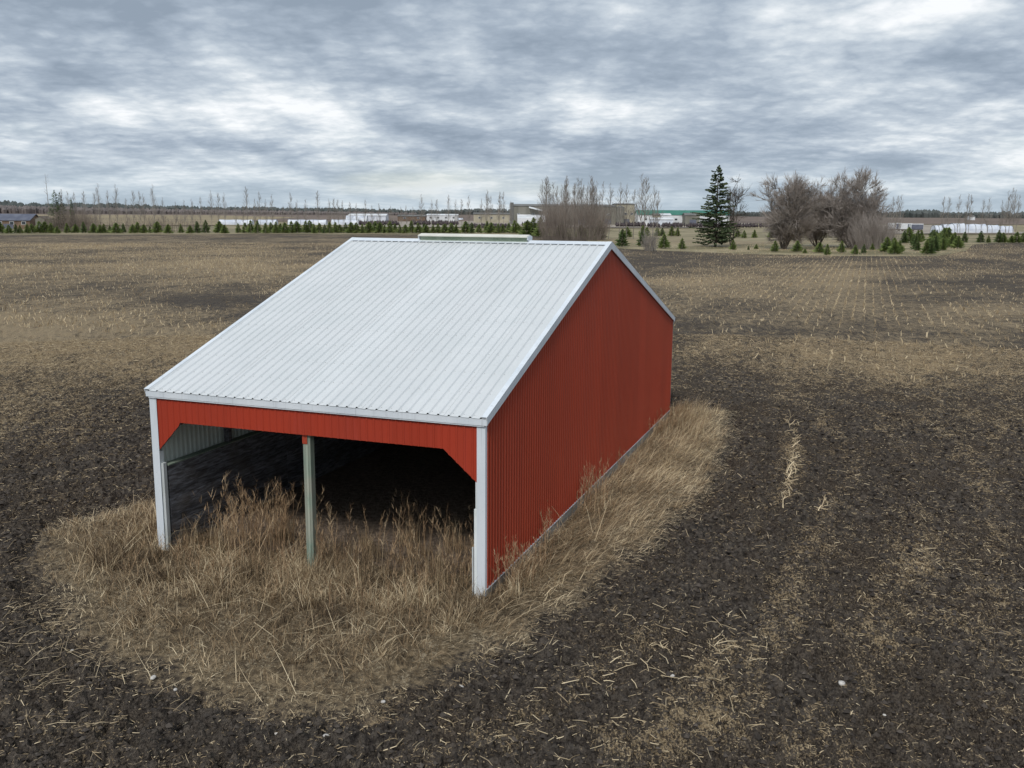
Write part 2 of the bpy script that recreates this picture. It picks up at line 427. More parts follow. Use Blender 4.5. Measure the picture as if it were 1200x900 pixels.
# ------------------------------------------------------------------ distant forest on the horizon (reads as one mass)
def forest(name, a0, a1, R, hfun, n, mat, z0=0):
    Vs = []; Ls = []; k = 0
    aa = RNG.uniform(a0, a1, n); rr = R * RNG.uniform(.97, 1.12, n)
    for a, r in zip(aa, rr):
        px = 600 + F_PX * math.tan(a); h = hfun(px) * RNG.uniform(.72, 1.12) * r / R
        w = h * RNG.uniform(.28, .5) * (1 if RNG.random() < .6 else .5)
        x, y = r * math.sin(a), r * math.cos(a); ph = RNG.uniform(0, 6)
        for j in range(5):
            an = ph + j * 1.2566
            Vs.append((x + w * math.cos(an) * .8, y + w * math.sin(an) * .8, z0))
        for j in range(5):
            an = ph + j * 1.2566
            Vs.append((x + w * math.cos(an), y + w * math.sin(an), h * RNG.uniform(.5, .75)))
        Vs.append((x, y, h))
        for j in range(5):
            j2 = (j + 1) % 5
            Ls += [[k + j, k + j2, k + 5 + j2], [k + j, k + 5 + j2, k + 5 + j], [k + 5 + j, k + 5 + j2, k + 10]]
        k += 11
    Ls = np.array(Ls)
    return obj(name, mesh_np(name, np.array(Vs), Ls.ravel(), np.full(len(Ls), 3), mat), kind='stuff',
               label='dark band of far woodland along the whole horizon' if 'distant' in name else 'low purplish bare woodland at left horizon', cat='woodland')
M_FOREST = simple('far_forest', (.065, .078, .074), (.11, .12, .115), .01, detail=4)
M_BAREWOOD = simple('far_bare_wood', (.15, .13, .125), (.20, .175, .165), .01, detail=4)
def hf(px):
    px = max(-900, min(2100, px))
    b = np.interp(px, [-900, 0, 120, 250, 420, 500, 600, 760, 860, 1040, 1055, 1085, 1095, 1110, 1200, 2000],
                  [24, 26, 24, 19, 16, 15, 17, 14, 14, 14, 19, 20, 14, 14, 17, 20])
    return b * (.8 + .45 * float(fbm(np.array([px * .05]), np.array([.3]), 3, 91)[0]))
forest('distant_forest', -.95, .95, 2900, hf, 5200, M_FOREST)
forest('bare_woodland', -.75, -.10, 2100, lambda p: np.interp(p, [-400, 0, 200, 480], [15, 15, 11, 6]), 2200, M_BAREWOOD)

# ------------------------------------------------------------------ barn
barn = obj('barn', None, label='red metal pole barn with white ribbed roof, open front, standing in the field', cat='barn')
barn.location = (CX, CY, 0); barn.rotation_euler = (0, 0, -YAW)

def rib_profile(width, pitch, rw, top, h, minor=0.0):
    """corrugated sheet cross-section: (s, t) pairs from 0..width"""
    pts = []; n = max(1, int(round(width / pitch))); p = width / n
    for i in range(n):
        c = i * p + p * .5
        pts += [(c - rw / 2, 0), (c - top / 2, h), (c + top / 2, h), (c + rw / 2, 0)]
        if minor and i < n - 1 or minor and width > 0:
            e = (i + 1) * p
            if i < n - 1: pts += [(e - .02, 0), (e - .008, minor), (e + .008, minor), (e + .02, 0)]
    return [(0, 0)] + pts + [(width, 0)]
def panel(name, O, Sd, N, Ud, prof, lo, hi, mat, parent=barn, thick=0.0):
    O = Vector(O); Sd = Vector(Sd); N = Vector(N); Ud = Vector(Ud); vs = []; fs = []
    prof = sorted(set([(round(s, 4), t_) for s, t_ in prof]), key=lambda q: q[0])
    for s, tq in prof:
        vs.append(O + Sd * s + N * tq + Ud * lo(s)); vs.append(O + Sd * s + N * tq + Ud * hi(s))
    flip = Sd.cross(Ud).dot(N) < 0
    for i in range(len(prof) - 1):
        a = 2 * i; f = (a, a + 2, a + 3, a + 1); fs.append(f[::-1] if flip else f)
    me = bpy.data.meshes.new(name); me.from_pydata([tuple(v) for v in vs], [], fs); me.materials.append(mat); me.update()
    return obj(name, me, parent)
OV = .08
slopeF = Vector((0, RIDGE_Y + OV, HR - HE)); lenF = slopeF.length; slopeF.normalize()
slopeB = Vector((0, -(DEPTH + OV - RIDGE_Y), HR - HE)); lenB = slopeB.length; slopeB.normalize()
nF = Vector((0, -slopeF.z, slopeF.y)); nB_ = Vector((0, slopeB.z, -slopeB.y))
NP = 9; pw = (WID + 2 * OV) / NP
for i in range(NP):
    x0 = -WID - OV + i * pw
    off = .003 * (i % 2)
    panel('roof_panel', (x0, -OV, HE + off), (1, 0, 0), nF, slopeF, rib_profile(pw, pw / 4, .066, .022, .032), lambda s: -.03, lambda s: lenF, M_ROOF)
    panel('roof_panel', (x0, DEPTH + OV, HE + off), (1, 0, 0), nB_, slopeB, rib_profile(pw, pw / 4, .066, .022, .032), lambda s: -.03, lambda s: lenB, M_ROOF)
# ridge cap, vent, fascia, rake trim
cap_me = MB()
for s_, n_ in ((slopeF, nF), (slopeB, nB_)):
    top = Vector((-WID - OV - .01, RIDGE_Y, HR)) + n_ * .032
    lo_ = top - s_ * .24
    cap_me.prism([top, lo_, lo_ + n_ * .006, top + n_ * .006], (WID + 2 * OV + .02, 0, 0))
obj('ridge_cap', cap_me.mesh('ridge_cap', M_TRIM), barn)
vx0, vx1, vz = -5.75, -2.33, HR + .03
vb = obj('ridge_vent', MB().box(vx0 + .03, vx1 - .03, RIDGE_Y - .13, RIDGE_Y + .13, vz - .06, vz + .10).mesh('ridge_vent', M_VENTGREEN), barn)
vh = MB(); vh.prism([(vx0, RIDGE_Y - .24, vz + .085), (vx0, RIDGE_Y - .24, vz + .115), (vx0, RIDGE_Y, vz + .165), (vx0, RIDGE_Y + .24, vz + .115), (vx0, RIDGE_Y + .24, vz + .085), (vx0, RIDGE_Y, vz + .135)], (vx1 - vx0, 0, 0))
obj('vent_hood', vh.mesh('vent_hood', M_CREAM), vb)
for q in (vx0 - .012, vx1 - .012):
    ve = MB().prism([(q, RIDGE_Y - .2, vz + .02), (q, RIDGE_Y - .2, vz + .10), (q, RIDGE_Y, vz + .15), (q, RIDGE_Y + .2, vz + .10), (q, RIDGE_Y + .2, vz + .02), (q, RIDGE_Y, vz - .03)], (.024, 0, 0))
    obj('vent_end', ve.mesh('vent_end', M_TRIM), vb)

def lbox(name, x0, x1, y0, y1, z0, z1, mat, parent=barn, bev=.004, label=None):
    return obj(name, MB().box(x0, x1, y0, y1, z0, z1).mesh(name, mat, bev), parent, label)
fz = HE - .012
lbox('eave_fascia', -WID - OV, -4.62, -OV - .012, -OV + .012, fz - .135, fz, M_TRIM)
lbox('eave_fascia', -4.66, OV, -OV - .016, -OV + .010, fz - .137, fz - .002, M_TRIM)
lbox('eave_soffit', -WID - OV, OV, -OV + .012, -.03, fz - .135, fz - .115, M_TRIM)
lbox('eave_fascia', -WID - OV, OV, DEPTH + OV - .012, DEPTH + OV + .012, fz - .135, fz, M_TRIM)
lbox('eave_drip', -WID - .02, .02, -OV - .004, -OV + .03, fz - .165, fz - .142, M_TRIM)
for x in (-WID - OV - .012, OV - .012):
    for s_, n_, ln, oy in ((slopeF, nF, lenF, -OV), (slopeB, nB_, lenB, DEPTH + OV)):
        a = Vector((x, oy, HE)) - s_ * .03; b = a + s_ * (ln + .03)
        side = MB(); side.prism([a + n_ * .035, b + n_ * .035, b - Vector((0, 0, .16)), a - n_ * .12], (.024, 0, 0))
        r_ = obj('rake_trim', side.mesh('rake_trim', M_TRIM), barn)
        tx = x - .012 if x > -1 else x
        topf = MB(); xa, xb = (x - .09, x + .026) if x > -1 else (x - .002, x + .115)
        A = Vector((xa, a.y, a.z)) + n_ * .036; Bq = Vector((xa, b.y, b.z)) + n_ * .036
        topf.prism([A, Bq, Bq + n_ * .006, A + n_ * .006], (xb - xa, 0, 0))
        obj('rake_flange', topf.mesh('rake_flange', M_TRIM), r_)

# walls of ribbed sheets
SP = .1633
def gable_top(y):  # underside of roof at depth y
    return (HE + (y + OV) / (RIDGE_Y + OV) * (HR - HE) if y < RIDGE_Y else HE + (DEPTH + OV - y) / (DEPTH + OV - RIDGE_Y) * (HR - HE)) - .02
sw = SP * 6; nsw = int(math.ceil(DEPTH / sw)); sw = DEPTH / nsw
for i in range(nsw):
    y0 = i * sw; pr = rib_profile(sw, sw / 6, .080, .035, .042)
    if y0 < RIDGE_Y < y0 + sw: pr = sorted(pr + [(RIDGE_Y - y0, 0.0)])
    panel('siding_panel', (.004 + .002 * (i % 2), y0, 0), (0, 1, 0), (1, 0, 0), (0, 0, 1), pr, lambda s: .19, lambda s, y0=y0: gable_top(y0 + s), M_RED)
    panel('siding_panel', (-WID - .004 - .002 * (i % 2), y0, 0), (0, 1, 0), (-1, 0, 0), (0, 0, 1), pr, lambda s: .19, lambda s, y0=y0: gable_top(y0 + s), M_RED)
nb_ = 8; bw = WID / nb_
for i in range(nb_):
    panel('siding_panel', (-WID + i * bw, DEPTH + .004, 0), (1, 0, 0), (0, 1, 0), (0, 0, 1), rib_profile(bw, bw / 6, .075, .035, .019), lambda s: .19, lambda s: HE - .03, M_RED)
# red header over the opening with its clipped corners
def header_lo(x):
    HL = 3.03
    if x < -7.24: return 2.33 + (x + 7.88) / .64 * (HL - .03 - 2.33) if x > -7.88 else 2.33
    if x > -.88: return HL - (x + .88) / .75 * (HL - 2.38) if x < -.13 else 2.38
    return HL
for i in range(nb_):
    xa = -WID + i * bw; pr = rib_profile(bw, bw / 6, .06, .025, .016)
    extra = [q for q in (-7.88, -7.24, -.88, -.13) if xa < q < xa + bw]
    ss = [s for s, _ in pr]; 
    pr = sorted(pr + [(q - xa, float(np.interp(q - xa, ss, [k for _, k in pr]))) for q in extra])
    panel('header_panel', (xa, -.022 - .002 * (i % 2), 0), (1, 0, 0), (0, -1, 0), (0, 0, 1), pr, lambda s, xa=xa: header_lo(xa + s), lambda s: HE - .12, M_RED_SHEEN)
# header beam behind and gusset braces
lbox('header_beam', -WID + .02, -.02, .0, .04, 3.06, 3.66, M_OLDWOOD)
for poly in ([(-7.86, .0, 2.36), (-7.86, .0, 3.02), (-7.24, .0, 3.02)], [(-.15, 0, 2.41), (-.88, 0, 3.04), (-.15, 0, 3.04)]):
    obj('gusset', MB().prism(poly, (0, .04, 0)).mesh('gusset', M_OLDWOOD), barn)
# corner trims (L-shaped), posts
def corner(x, y, sx, sy, w1, w2, z0, z1):
    m = MB(); X0, X1 = sorted((x + sx * .03, x - sx * w1)); m.box(X0, X1, *sorted((y + sy * .045, y + sy * .038)), z0, z1)
    m.box(*sorted((x + sx * .03, x + sx * .024)), *sorted((y + sy * .037, y - sy * w2)), z0, z1)
    return obj('corner_trim', m.mesh('corner_trim', M_TRIM), barn)
corner(0, 0, 1, -1, .15, .06, .06, HE - .17)
corner(-WID, 0, -1, -1, .16, .1, .06, HE - .17)
corner(0, DEPTH, 1, 1, .1, .10, .1, HE - .05); corner(-WID, DEPTH, -1, 1, .1, .1, .1, HE - .05)
lbox('corner_post', -.215, -.03, -.034, .12, -.1, 1.86, M_POSTWHITE)
lbox('corner_post', -.19, -.03, -.018, .12, 1.863, 3.03, M_POSTWHITE)
lbox('corner_post', -WID + .02, -WID + .135, -.03, .13, -.1, 2.32, M_POSTWHITE)
lbox('corner_post', -WID + .138, -WID + .22, -.01, .1, -.1, 2.05, M_POSTWHITE)
lbox('lath', -.275, -.245, .0, .03, .0, 1.05, M_POSTWHITE)
for k in range(3):
    lbox('center_post', -4.155 + k * .060, -4.155 + k * .060 + .057, .05 - .004 * (k == 1), .21, -.1, 3.05, M_POSTWOOD)
lbox('post_cap', -4.158, -4.04, .03, .048, 2.82, 3.03, M_RED)
# skirt boards along the foot of the right wall, weathered; white base trim above
for k in range(4):
    y0 = k * DEPTH / 4
    lbox('skirt_board', .008, .042, y0 + .01, y0 + DEPTH / 4 - .01, -.06, .178 - .006 * (k % 2), M_SKIRT)
    lbox('skirt_board', -WID - .042, -WID - .008, y0 + .01, y0 + DEPTH / 4 - .01, -.06, .178, M_SKIRT)
lbox('base_trim', .0, .050, .0, DEPTH, .181, .205, M_TRIM)
lbox('base_trim', -WID - .05, -WID, .0, DEPTH, .181, .205, M_TRIM)
# inside: posts, girts, plank lining
BAY = DEPTH / 8
plank_cache = {}
for i in range(6):
    for x in (-WID + .03, -.18):
        yy = 2.5 + 3.05 * i
        lbox('wall_post', x, x + .14, yy - .07, yy + .07, -.05, gable_top(yy) - .1, M_OLDWOOD)
for z in (2.75, 3.45):
    lbox('wall_girt', -WID + .012, -WID + .05, .14, DEPTH - .05, z, z + .09, M_OLDWOOD)
for r in range(10):
    for k in range(4):
        y0 = .16 + k * (DEPTH - .2) / 4; ln = (DEPTH - .2) / 4 - .012
        z0 = .02 + r * .193
        jit = random.uniform(-.006, .006)
        lbox('plank', -WID + .175 + jit, -WID + .21 + jit + random.uniform(0, .008), y0, y0 + ln, z0, z0 + .186, M_OLDWOOD, bev=.003)
lbox('plank_cap', -WID + .03, -WID + .235, .14, DEPTH - .1, 1.955, 1.985, M_POSTWOOD)
# roof framing
for i in range(9):
    y = max(.12, min(DEPTH - .12, i * BAY))
    lbox('roof_tie', -WID + .1, -.1, y - .02, y + .02, HE - .26, HE - .1, M_OLDWOOD)
for i in range(9):
    x = -WID + .15 + i * (WID - .3) / 8
    rf = MB()
    for s_, n_, ln, oy in ((slopeF, nF, lenF, -OV), (slopeB, nB_, lenB, DEPTH + OV)):
        a = Vector((x, oy, HE)) + s_ * .15 - n_ * .13; rf.beam(a, a + s_ * (ln - .2), .04, .14, n_)
    obj('rafter', rf.mesh('rafter', M_OLDWOOD), barn)
# roof screws: too many and too small to pick apart
sv = []; sf = []
def screw(P_, n_):
    k = len(sv); u = Vector((1, 0, 0)); w = n_.cross(u)
    for j in range(4):
        an = j * math.pi / 2; sv.append(P_ + (u * math.cos(an) + w * math.sin(an)) * .009)
    sv.append(P_ + n_ * .010)
    for j in range(4): sf.append((k + j, k + (j + 1) % 4, k + 4))
for i in range(NP * 4):
    for j in range(12):
        x = -WID - OV + (i + .5) * pw / 4 + .055
        for s_, n_, ln, oy in ((slopeF, nF, lenF, -OV), (slopeB, nB_, lenB, DEPTH + OV)):
            screw(Vector((x, oy, HE)) + s_ * (.08 + j * (ln - .35) / 11) + n_ * .005, n_)
me = bpy.data.meshes.new('roof_screws'); me.from_pydata([tuple(v) for v in sv], [], sf); me.materials.append(M_SCREW); me.update()
obj('roof_screw', me, barn, kind='stuff')

# ------------------------------------------------------------------ grasses (blades far too many to count)
def blades(n, bx, by, bz, length, lean, az, curve, width, tint, droop_noise=.0):
    """each blade: two segments, 5 vertices"""
    dx = np.sin(az); dy = np.cos(az)
    sx = np.cos(az + RNG.normal(0, .8, n)); sy = -np.sin(az + RNG.normal(0, .8, n))
    l1 = lean; l2 = np.clip(lean + curve, -2.0, 1.75)
    h1 = length * .5; h2 = length * .5
    m = np.stack([bx + dx * np.sin(l1) * h1, by + dy * np.sin(l1) * h1, bz + np.cos(l1) * h1], -1)
    tip = m + np.stack([dx * np.sin(l2) * h2, dy * np.sin(l2) * h2, np.cos(l2) * h2], -1)
    b = np.stack([bx, by, bz], -1); s = np.stack([sx, sy, np.zeros(n)], -1) * (width / 2)[:, None]
    V = np.stack([b - s, b + s, m - s * .8, m + s * .8, tip], 1).reshape(-1, 3)
    V[:, 2] = np.maximum(V[:, 2], .012)
    k = np.arange(n) * 5
    q = np.stack([k, k + 1, k + 3, k + 2, k + 2, k + 3, k + 4], -1)
    return V, q.ravel(), np.tile([4, 3], n), np.repeat(tint, 5)
def grass_material(name, c1, c2, c3):
    m, tt, b = new_mat(name); x = tt.new('ShaderNodeAttribute'); x.attribute_name = 'tint'
    c = tt.ramp(x.outputs['Fac'], [(0, c1), (.5, c2), (1, c3)]); tt.link(c, b.inputs['Base Color'])
    b.inputs['Roughness'].default_value = .8; b.inputs['Specular IOR Level'].default_value = .2
    return m
M_GRASS = grass_material('dry_grass', (.055, .039, .026), (.315, .222, .128), (.80, .66, .44))
M_REED = grass_material('reddish_weeds', (.15, .090, .050), (.37, .245, .140), (.62, .47, .30))
def scatter_in(n, box, cond):
    x = RNG.uniform(box[0], box[1], n); y = RNG.uniform(box[2], box[3], n); k = cond(x, y); return x[k], y[k]
def add_grass(name, label, sets, mat, cat='dry grass'):
    Vs, Ls, Ss, Ts = [], [], [], []; off = 0
    for V, L_, S_, T_ in sets:
        Vs.append(V); Ls.append(L_ + off); Ss.append(S_); Ts.append(T_); off += len(V)
    me = mesh_np(name, np.concatenate(Vs), np.concatenate(Ls), np.concatenate(Ss), mat, False, dict(tint=np.concatenate(Ts)))
    return obj(name, me, kind='stuff', label=label, cat=cat)
def gz(x, y): return soil_height(x, y, np.hypot(x, y)) - .02
def free(x, y, inside=0.0):
    bx, by = barn_local(x, y)
    return ~((bx > -WID - .06) & (bx < .07) & (by > inside) & (by < DEPTH + .05))
# matted thatch everywhere on the island
sets = []
x, y = scatter_in(230000, (-13, 12, 12, 42), lambda x, y: (island_d(x, y) > RNG.normal(.05, .55, len(x))) & free(x, y, 1.6) & (RNG.random(len(x)) < .35 + .9 * np.clip(island_d(x, y), 0, 1.2) * fbm(x * 1.9, y * 1.9, 3, 71) + .2))
d = island_d(x, y); bx, by = barn_local(x, y); n = len(x)
right = bx > .0
pile = fbm(x * 1.1, y * 1.1, 3, 21)
az_r = math.radians(110) + (fbm(x * .8, y * .8, 2, 61) - .5) * 2.2 + RNG.normal(0, .55, n)
az_f = RNG.uniform(0, 6.283, n) * .9 + (fbm(x * .6, y * .6, 2, 62) - .5) * 9
az = np.where(right, az_r, az_f)
ln = np.where(right, RNG.uniform(.22, .62, n), RNG.uniform(.12, .42, n)) * np.clip(.45 + d * .5, .45, 1.2) * (.6 + .8 * pile)
lean = np.where(right, RNG.normal(1.05, .4, n), RNG.normal(1.0, .5, n)); curve = RNG.normal(.35, .3, n)
tint = np.clip(RNG.beta(1.5, 2.1, n) * .95 + (pile - .5) * .9 + np.where(right, .10 + .16 * np.clip((by - 4) / 6, -1, 1) + .18 * np.clip(bx - 1, 0, 1), -.10 * np.exp(-((by + 1.8) / 1.0) ** 2)) + .16 * (d < .8) + .06 * (d < .9), 0, 1)
sets.append(blades(n, x, y, gz(x, y), ln, lean, az, curve, RNG.uniform(.006, .013, n), tint))
x, y = scatter_in(5500, (-13, 12, 12, 42), lambda x, y: (island_d(x, y) > .1) & free(x, y, 1.0) & (RNG.random(len(x)) < fbm(x * .8, y * .8, 2, 12) ** 2 * 2.2)); n = len(x)
sets.append(blades(n, x, y, gz(x, y) + RNG.uniform(.02, .22, n), RNG.uniform(.5, 1.35, n), RNG.normal(1.25, .3, n), RNG.uniform(0, 6.283, n), RNG.normal(.25, .25, n), RNG.uniform(.006, .012, n), RNG.uniform(.35, 1, n)))
add_grass('matted_grass', 'matted pale dry grass lying flat in the ring around the barn', sets, M_GRASS)
# standing bunches in front of and inside the mouth
def clumped(nc, per, box, cond, sd_):
    cx, cy = scatter_in(nc, box, cond); m = len(cx) * per
    x = np.repeat(cx, per) + RNG.normal(0, sd_, m); y = np.repeat(cy, per) + RNG.normal(0, sd_, m)
    cid = np.repeat(np.arange(len(cx)), per); return x, y, cid, len(cx)
sets = []
def front_zone(x, y):
    bx, by = barn_local(x, y); return (bx > -WID - 1.4) & (bx < .6) & (by > -4.2) & (by < 2.0) & (island_d(x, y) > .9)
x, y, cid, nc = clumped(2200, 46, (-12, 3, 13, 24), lambda x, y: front_zone(x, y) & free(x, y, .2) & (RNG.random(len(x)) < .5 + .5 * (barn_local(x, y)[1] > -1.8)), .085)
n = len(x); bx, by = barn_local(x, y)
hgt = RNG.lognormal(-1.35, .40, nc)[cid] * RNG.uniform(.4, 1.2, n) * np.interp(by, [-4.2, -2.5, -1.0, .5, 2], [.6, 1.0, 1.6, 2.0, 1.7])
tn = np.clip(RNG.beta(1.6, 2.2, n) + (fbm(x * .9, y * .9, 3, 19) - .5) * 1.2 + (RNG.random(nc)[cid] - .5) * .7 - .05, 0, 1)
sets.append(blades(n, x, y, gz(x, y), hgt, np.abs(RNG.normal(.25, .35, n)) + RNG.uniform(0, .75, nc)[cid], RNG.uniform(0, 6.283, n) * .8 + RNG.uniform(0, 6.283, nc)[cid], RNG.normal(.35, .3, n), RNG.uniform(.006, .012, n), tn))
# inside the mouth
x, y, cid, nc = clumped(420, 40, (-12, 3, 16, 26), lambda x, y: (barn_local(x, y)[0] > -7.6) & (barn_local(x, y)[0] < -.3) & (barn_local(x, y)[1] > .1) & (barn_local(x, y)[1] < 2.6) & (fbm(x * 1.3, y * 1.3, 2, 81) > .42), .10)
n = len(x)
sets.append(blades(n, x, y, gz(x, y), RNG.uniform(.4, .95, nc)[cid] * RNG.uniform(.5, 1.1, n), np.abs(RNG.normal(.12, .14, n)), RNG.uniform(0, 6.283, n), RNG.normal(.25, .22, n), RNG.uniform(.006, .011, n), np.clip(RNG.beta(2, 3, n), 0, 1)))
# tufts along the left side and at the two back corners
def side_zone(x, y):
    bx, by = barn_local(x, y)
    return (island_d(x, y) > RNG.uniform(.2, 1.3, len(x))) & free(x, y) & (((bx < -WID - .1) & (by < 8)) | ((bx > .1) & (by > -1.5)))
x, y, cid, nc = clumped(5200, 22, (-13, 11, 13, 42), side_zone, .10); n = len(x); bx, by = barn_local(x, y)
tall = np.where((bx > .1) & (by > DEPTH - 4.2) & (bx < 1.8), 2.3, 1.0)
azc = np.where(bx > 0, math.radians(105) + RNG.normal(0, .6, n), RNG.uniform(0, 6.283, n))
sets.append(blades(n, x, y, gz(x, y), RNG.uniform(.2, .48, nc)[cid] * RNG.uniform(.6, 1.1, n) * tall, np.where(tall > 1.5, np.abs(RNG.normal(.2, .2, n)), np.where(bx > 0, RNG.normal(.75, .25, n), RNG.normal(.6, .3, n))), azc, RNG.normal(.5, .25, n),
            RNG.uniform(.006, .012, n), np.clip(RNG.beta(2.2, 3, n) + .08 + np.where((bx > 1) & (by > 5), .12, 0), 0, 1)))
add_grass('tall_grass', 'standing tufts of tan dry grass before the open front and along the walls', sets, M_GRASS)

# weeds with branching feathery heads
def weeds(cx, cy, h, per_branch=7):
    out = []; m = len(cx)
    az = RNG.uniform(0, 6.283, m); lean = np.abs(RNG.normal(.12, .2, m)); z = gz(cx, cy)
    tint = np.clip(RNG.normal(.5, .22, m), 0, 1)
    cv = RNG.normal(.15, .22, m)
    out.append(blades(m, cx, cy, z, h, lean, az, cv, np.full(m, .010), tint))
    for k in range(per_branch * 2):
        f = RNG.uniform(.42, .98, m)
        L1 = np.minimum(f, .5) * h; L2 = np.maximum(f - .5, 0) * h
        px_ = cx + np.sin(az) * (np.sin(lean) * L1 + np.sin(lean + cv) * L2); py_ = cy + np.cos(az) * (np.sin(lean) * L1 + np.sin(lean + cv) * L2)
        pz_ = z + np.cos(lean) * L1 + np.cos(lean + cv) * L2
        out.append(blades(m, px_, py_, pz_, h * RNG.uniform(.07, .20, m) * (1.3 - f * .6), RNG.uniform(.25, .8, m), RNG.uniform(0, 6.283, m), RNG.normal(.1, .3, m), RNG.uniform(.005, .010, m), np.clip(tint + RNG.normal(0, .15, m), 0, 1)))
    return out
sets = []
x, y = scatter_in(4200, (-12, 3, 15, 24), lambda x, y: (barn_local(x, y)[0] > -7.5) & (barn_local(x, y)[0] < -.2) & (barn_local(x, y)[1] > -1.9) & (barn_local(x, y)[1] < 1.9) & (fbm(x * 1.7, y * 1.7, 2, 33) > .47))
sets += weeds(x, y, RNG.uniform(.3, .8, len(x)) * (.55 + .9 * fbm(x * 1.2, y * 1.2, 2, 90)))
tx = np.array([-6.1, -5.9, -5.7, -5.45, -5.2, -5.95, -5.6, -6.3, -5.0, -5.5]); ty = np.array([.1, .3, .0, .5, .2, .7, .9, .4, .6, 1.2])
tx = np.concatenate([tx + RNG.normal(0, .12, 10) for _ in range(8)]); ty = np.concatenate([ty + RNG.normal(0, .2, 10) for _ in range(8)])
wx, wy = B2W(tx, ty); sets += weeds(wx, wy, RNG.uniform(1.0, 1.95, len(wx)), 11)
wx, wy = B2W(RNG.uniform(-7.2, -.6, 110), RNG.uniform(-.4, 2.4, 110)); sets += weeds(wx, wy, RNG.uniform(.9, 1.45, 110), 10)
# reddish weeds against the right wall
q = RNG.random(420) ** 1.2 * DEPTH; cl_ = fbm(q * 1.1, q * 0, 2, 44) > .42; q = q[cl_]
wx, wy = B2W(RNG.uniform(.12, .8, len(q)), q); sets += weeds(wx, wy, RNG.uniform(.3, .85, len(q)), 6)
q = np.concatenate([RNG.normal(c, .25, 14) for c in (.6, 1.0, 3.2, 6.3, 6.9, 7.6)]); wx, wy = B2W(RNG.uniform(.12, .35, len(q)), np.abs(q)); sets += weeds(wx, wy, RNG.uniform(.7, 1.25, len(q)), 8)
add_grass('dry_weeds', 'thin reddish brown weeds with feathery heads at the barn mouth and walls', sets, M_REED, 'weeds')

# ------------------------------------------------------------------ crop residue and stalks on the soil
def bits(x, y, L_, w, tint, up=None, flat=False):
    n = len(x); az = RNG.uniform(0, 6.283, n); tilt = RNG.normal(0, .22, n) if up is None else up
    d = np.stack([np.sin(az) * np.cos(tilt), np.cos(az) * np.cos(tilt), np.sin(tilt)], -1)
    s = np.stack([np.cos(az), -np.sin(az), np.zeros(n)], -1); u = np.cross(s, d)
    bz = soil_height(x, y, np.hypot(x, y)) + .012 + (0 if up is None else 0)
    c = np.stack([x, y, bz], -1); e = d * (L_ / 2)[:, None]
    if up is not None: c = c + np.stack([0 * x, 0 * x, np.abs(np.sin(tilt)) * L_ / 2], -1)
    bend = np.stack([RNG.normal(0, .05, n), RNG.normal(0, .05, n), np.abs(RNG.normal(0, .04, n))], -1) * L_[:, None]
    pts = []
    for base, k in ((c - e, 1.0), (c + bend, 1.0), (c + e, .7)):
        for j in range(3):
            an = j * 2.094; pts.append(base + (s * math.cos(an) + u * math.sin(an)) * (w * k / 2)[:, None])
    V = np.stack(pts, 1).reshape(-1, 3); k = np.arange(n) * 9; fs = []
    for b in (0, 3):
        for j in range(3): fs.append(np.stack([k + b + j, k + b + (j + 1) % 3, k + b + 3 + (j + 1) % 3, k + b + 3 + j], -1))
    q = np.stack(fs, 1).reshape(-1)
    return V, q, np.full(n * 6, 4), np.repeat(tint, 9)
M_STRAW = grass_material('straw', (.14, .10, .062), (.37, .28, .170), (.74, .61, .41))
def wedge(n, r0, r1, a=.60, p=1.0):
    r = np.sqrt(RNG.uniform(r0 ** p, r1 ** p, n) ** (2 / p)); t_ = RNG.uniform(-a, a, n); return r * np.sin(t_), r * np.cos(t_)
x, y = wedge(620000, 9.5, 62, .62, 1.35)
keep = (island_d(x, y) < .15) & free(x, y) & (RNG.random(len(x)) < np.clip(residue(x, y) * .8 + .14, 0, 1)); x, y = x[keep], y[keep]; n = len(x)
r = np.hypot(x, y)
ln = np.minimum(RNG.lognormal(-3.15, .6, n), .28) * (1 + r / 70); w = RNG.uniform(.004, .011, n) * (1 + r / 45)
s1 = bits(x, y, ln, w, np.clip(RNG.beta(2, 2.2, n), 0, 1))
x, y = wedge(5200, 10, 45, .6, 1.6); keep = (island_d(x, y) < .1) & free(x, y) & (RNG.random(len(x)) < residue(x, y) * 1.1 + .16); x, y = x[keep], y[keep]; n = len(x)
s2 = bits(x, y, RNG.uniform(.10, .34, n), RNG.uniform(.008, .018, n), RNG.uniform(.6, 1, n))
add_grass('crop_residue', 'broken tan straw and stalk pieces strewn over the dark soil', [s1, s2], M_STRAW, 'crop residue')
# standing stubble in rows, far right and left
def rows(n, pxr, pyr, thr):
    lx = RNG.integers(-400, 400, n) * .762 + RNG.normal(0, .05, n); lyv = RNG.uniform(30, 330, n)
    x = CX + lx * ca + lyv * sa; y = CY - lx * sa + lyv * ca
    px, py = proj(x, y, np.zeros(n)); k = (px > pxr[0]) & (px < pxr[1]) & (py > pyr[0]) & (py < pyr[1])
    x, y = x[k], y[k]; k = RNG.random(len(x)) < np.clip((residue(x, y) - thr) * 1.8, 0, 1); return x[k], y[k]
x, y = rows(420000, (-80, 1290), (285, 455), .18); n = len(x)
bx, by = barn_local(x, y)
s3 = bits(x, y, RNG.uniform(.10, .34, n), RNG.uniform(.03, .065, n), RNG.beta(2.5, 1.8, n), RNG.uniform(.7, 1.5, n))
add_grass('corn_stubble', 'short pale corn stubble standing in faint rows across the far field', [s3], M_STRAW, 'stubble')
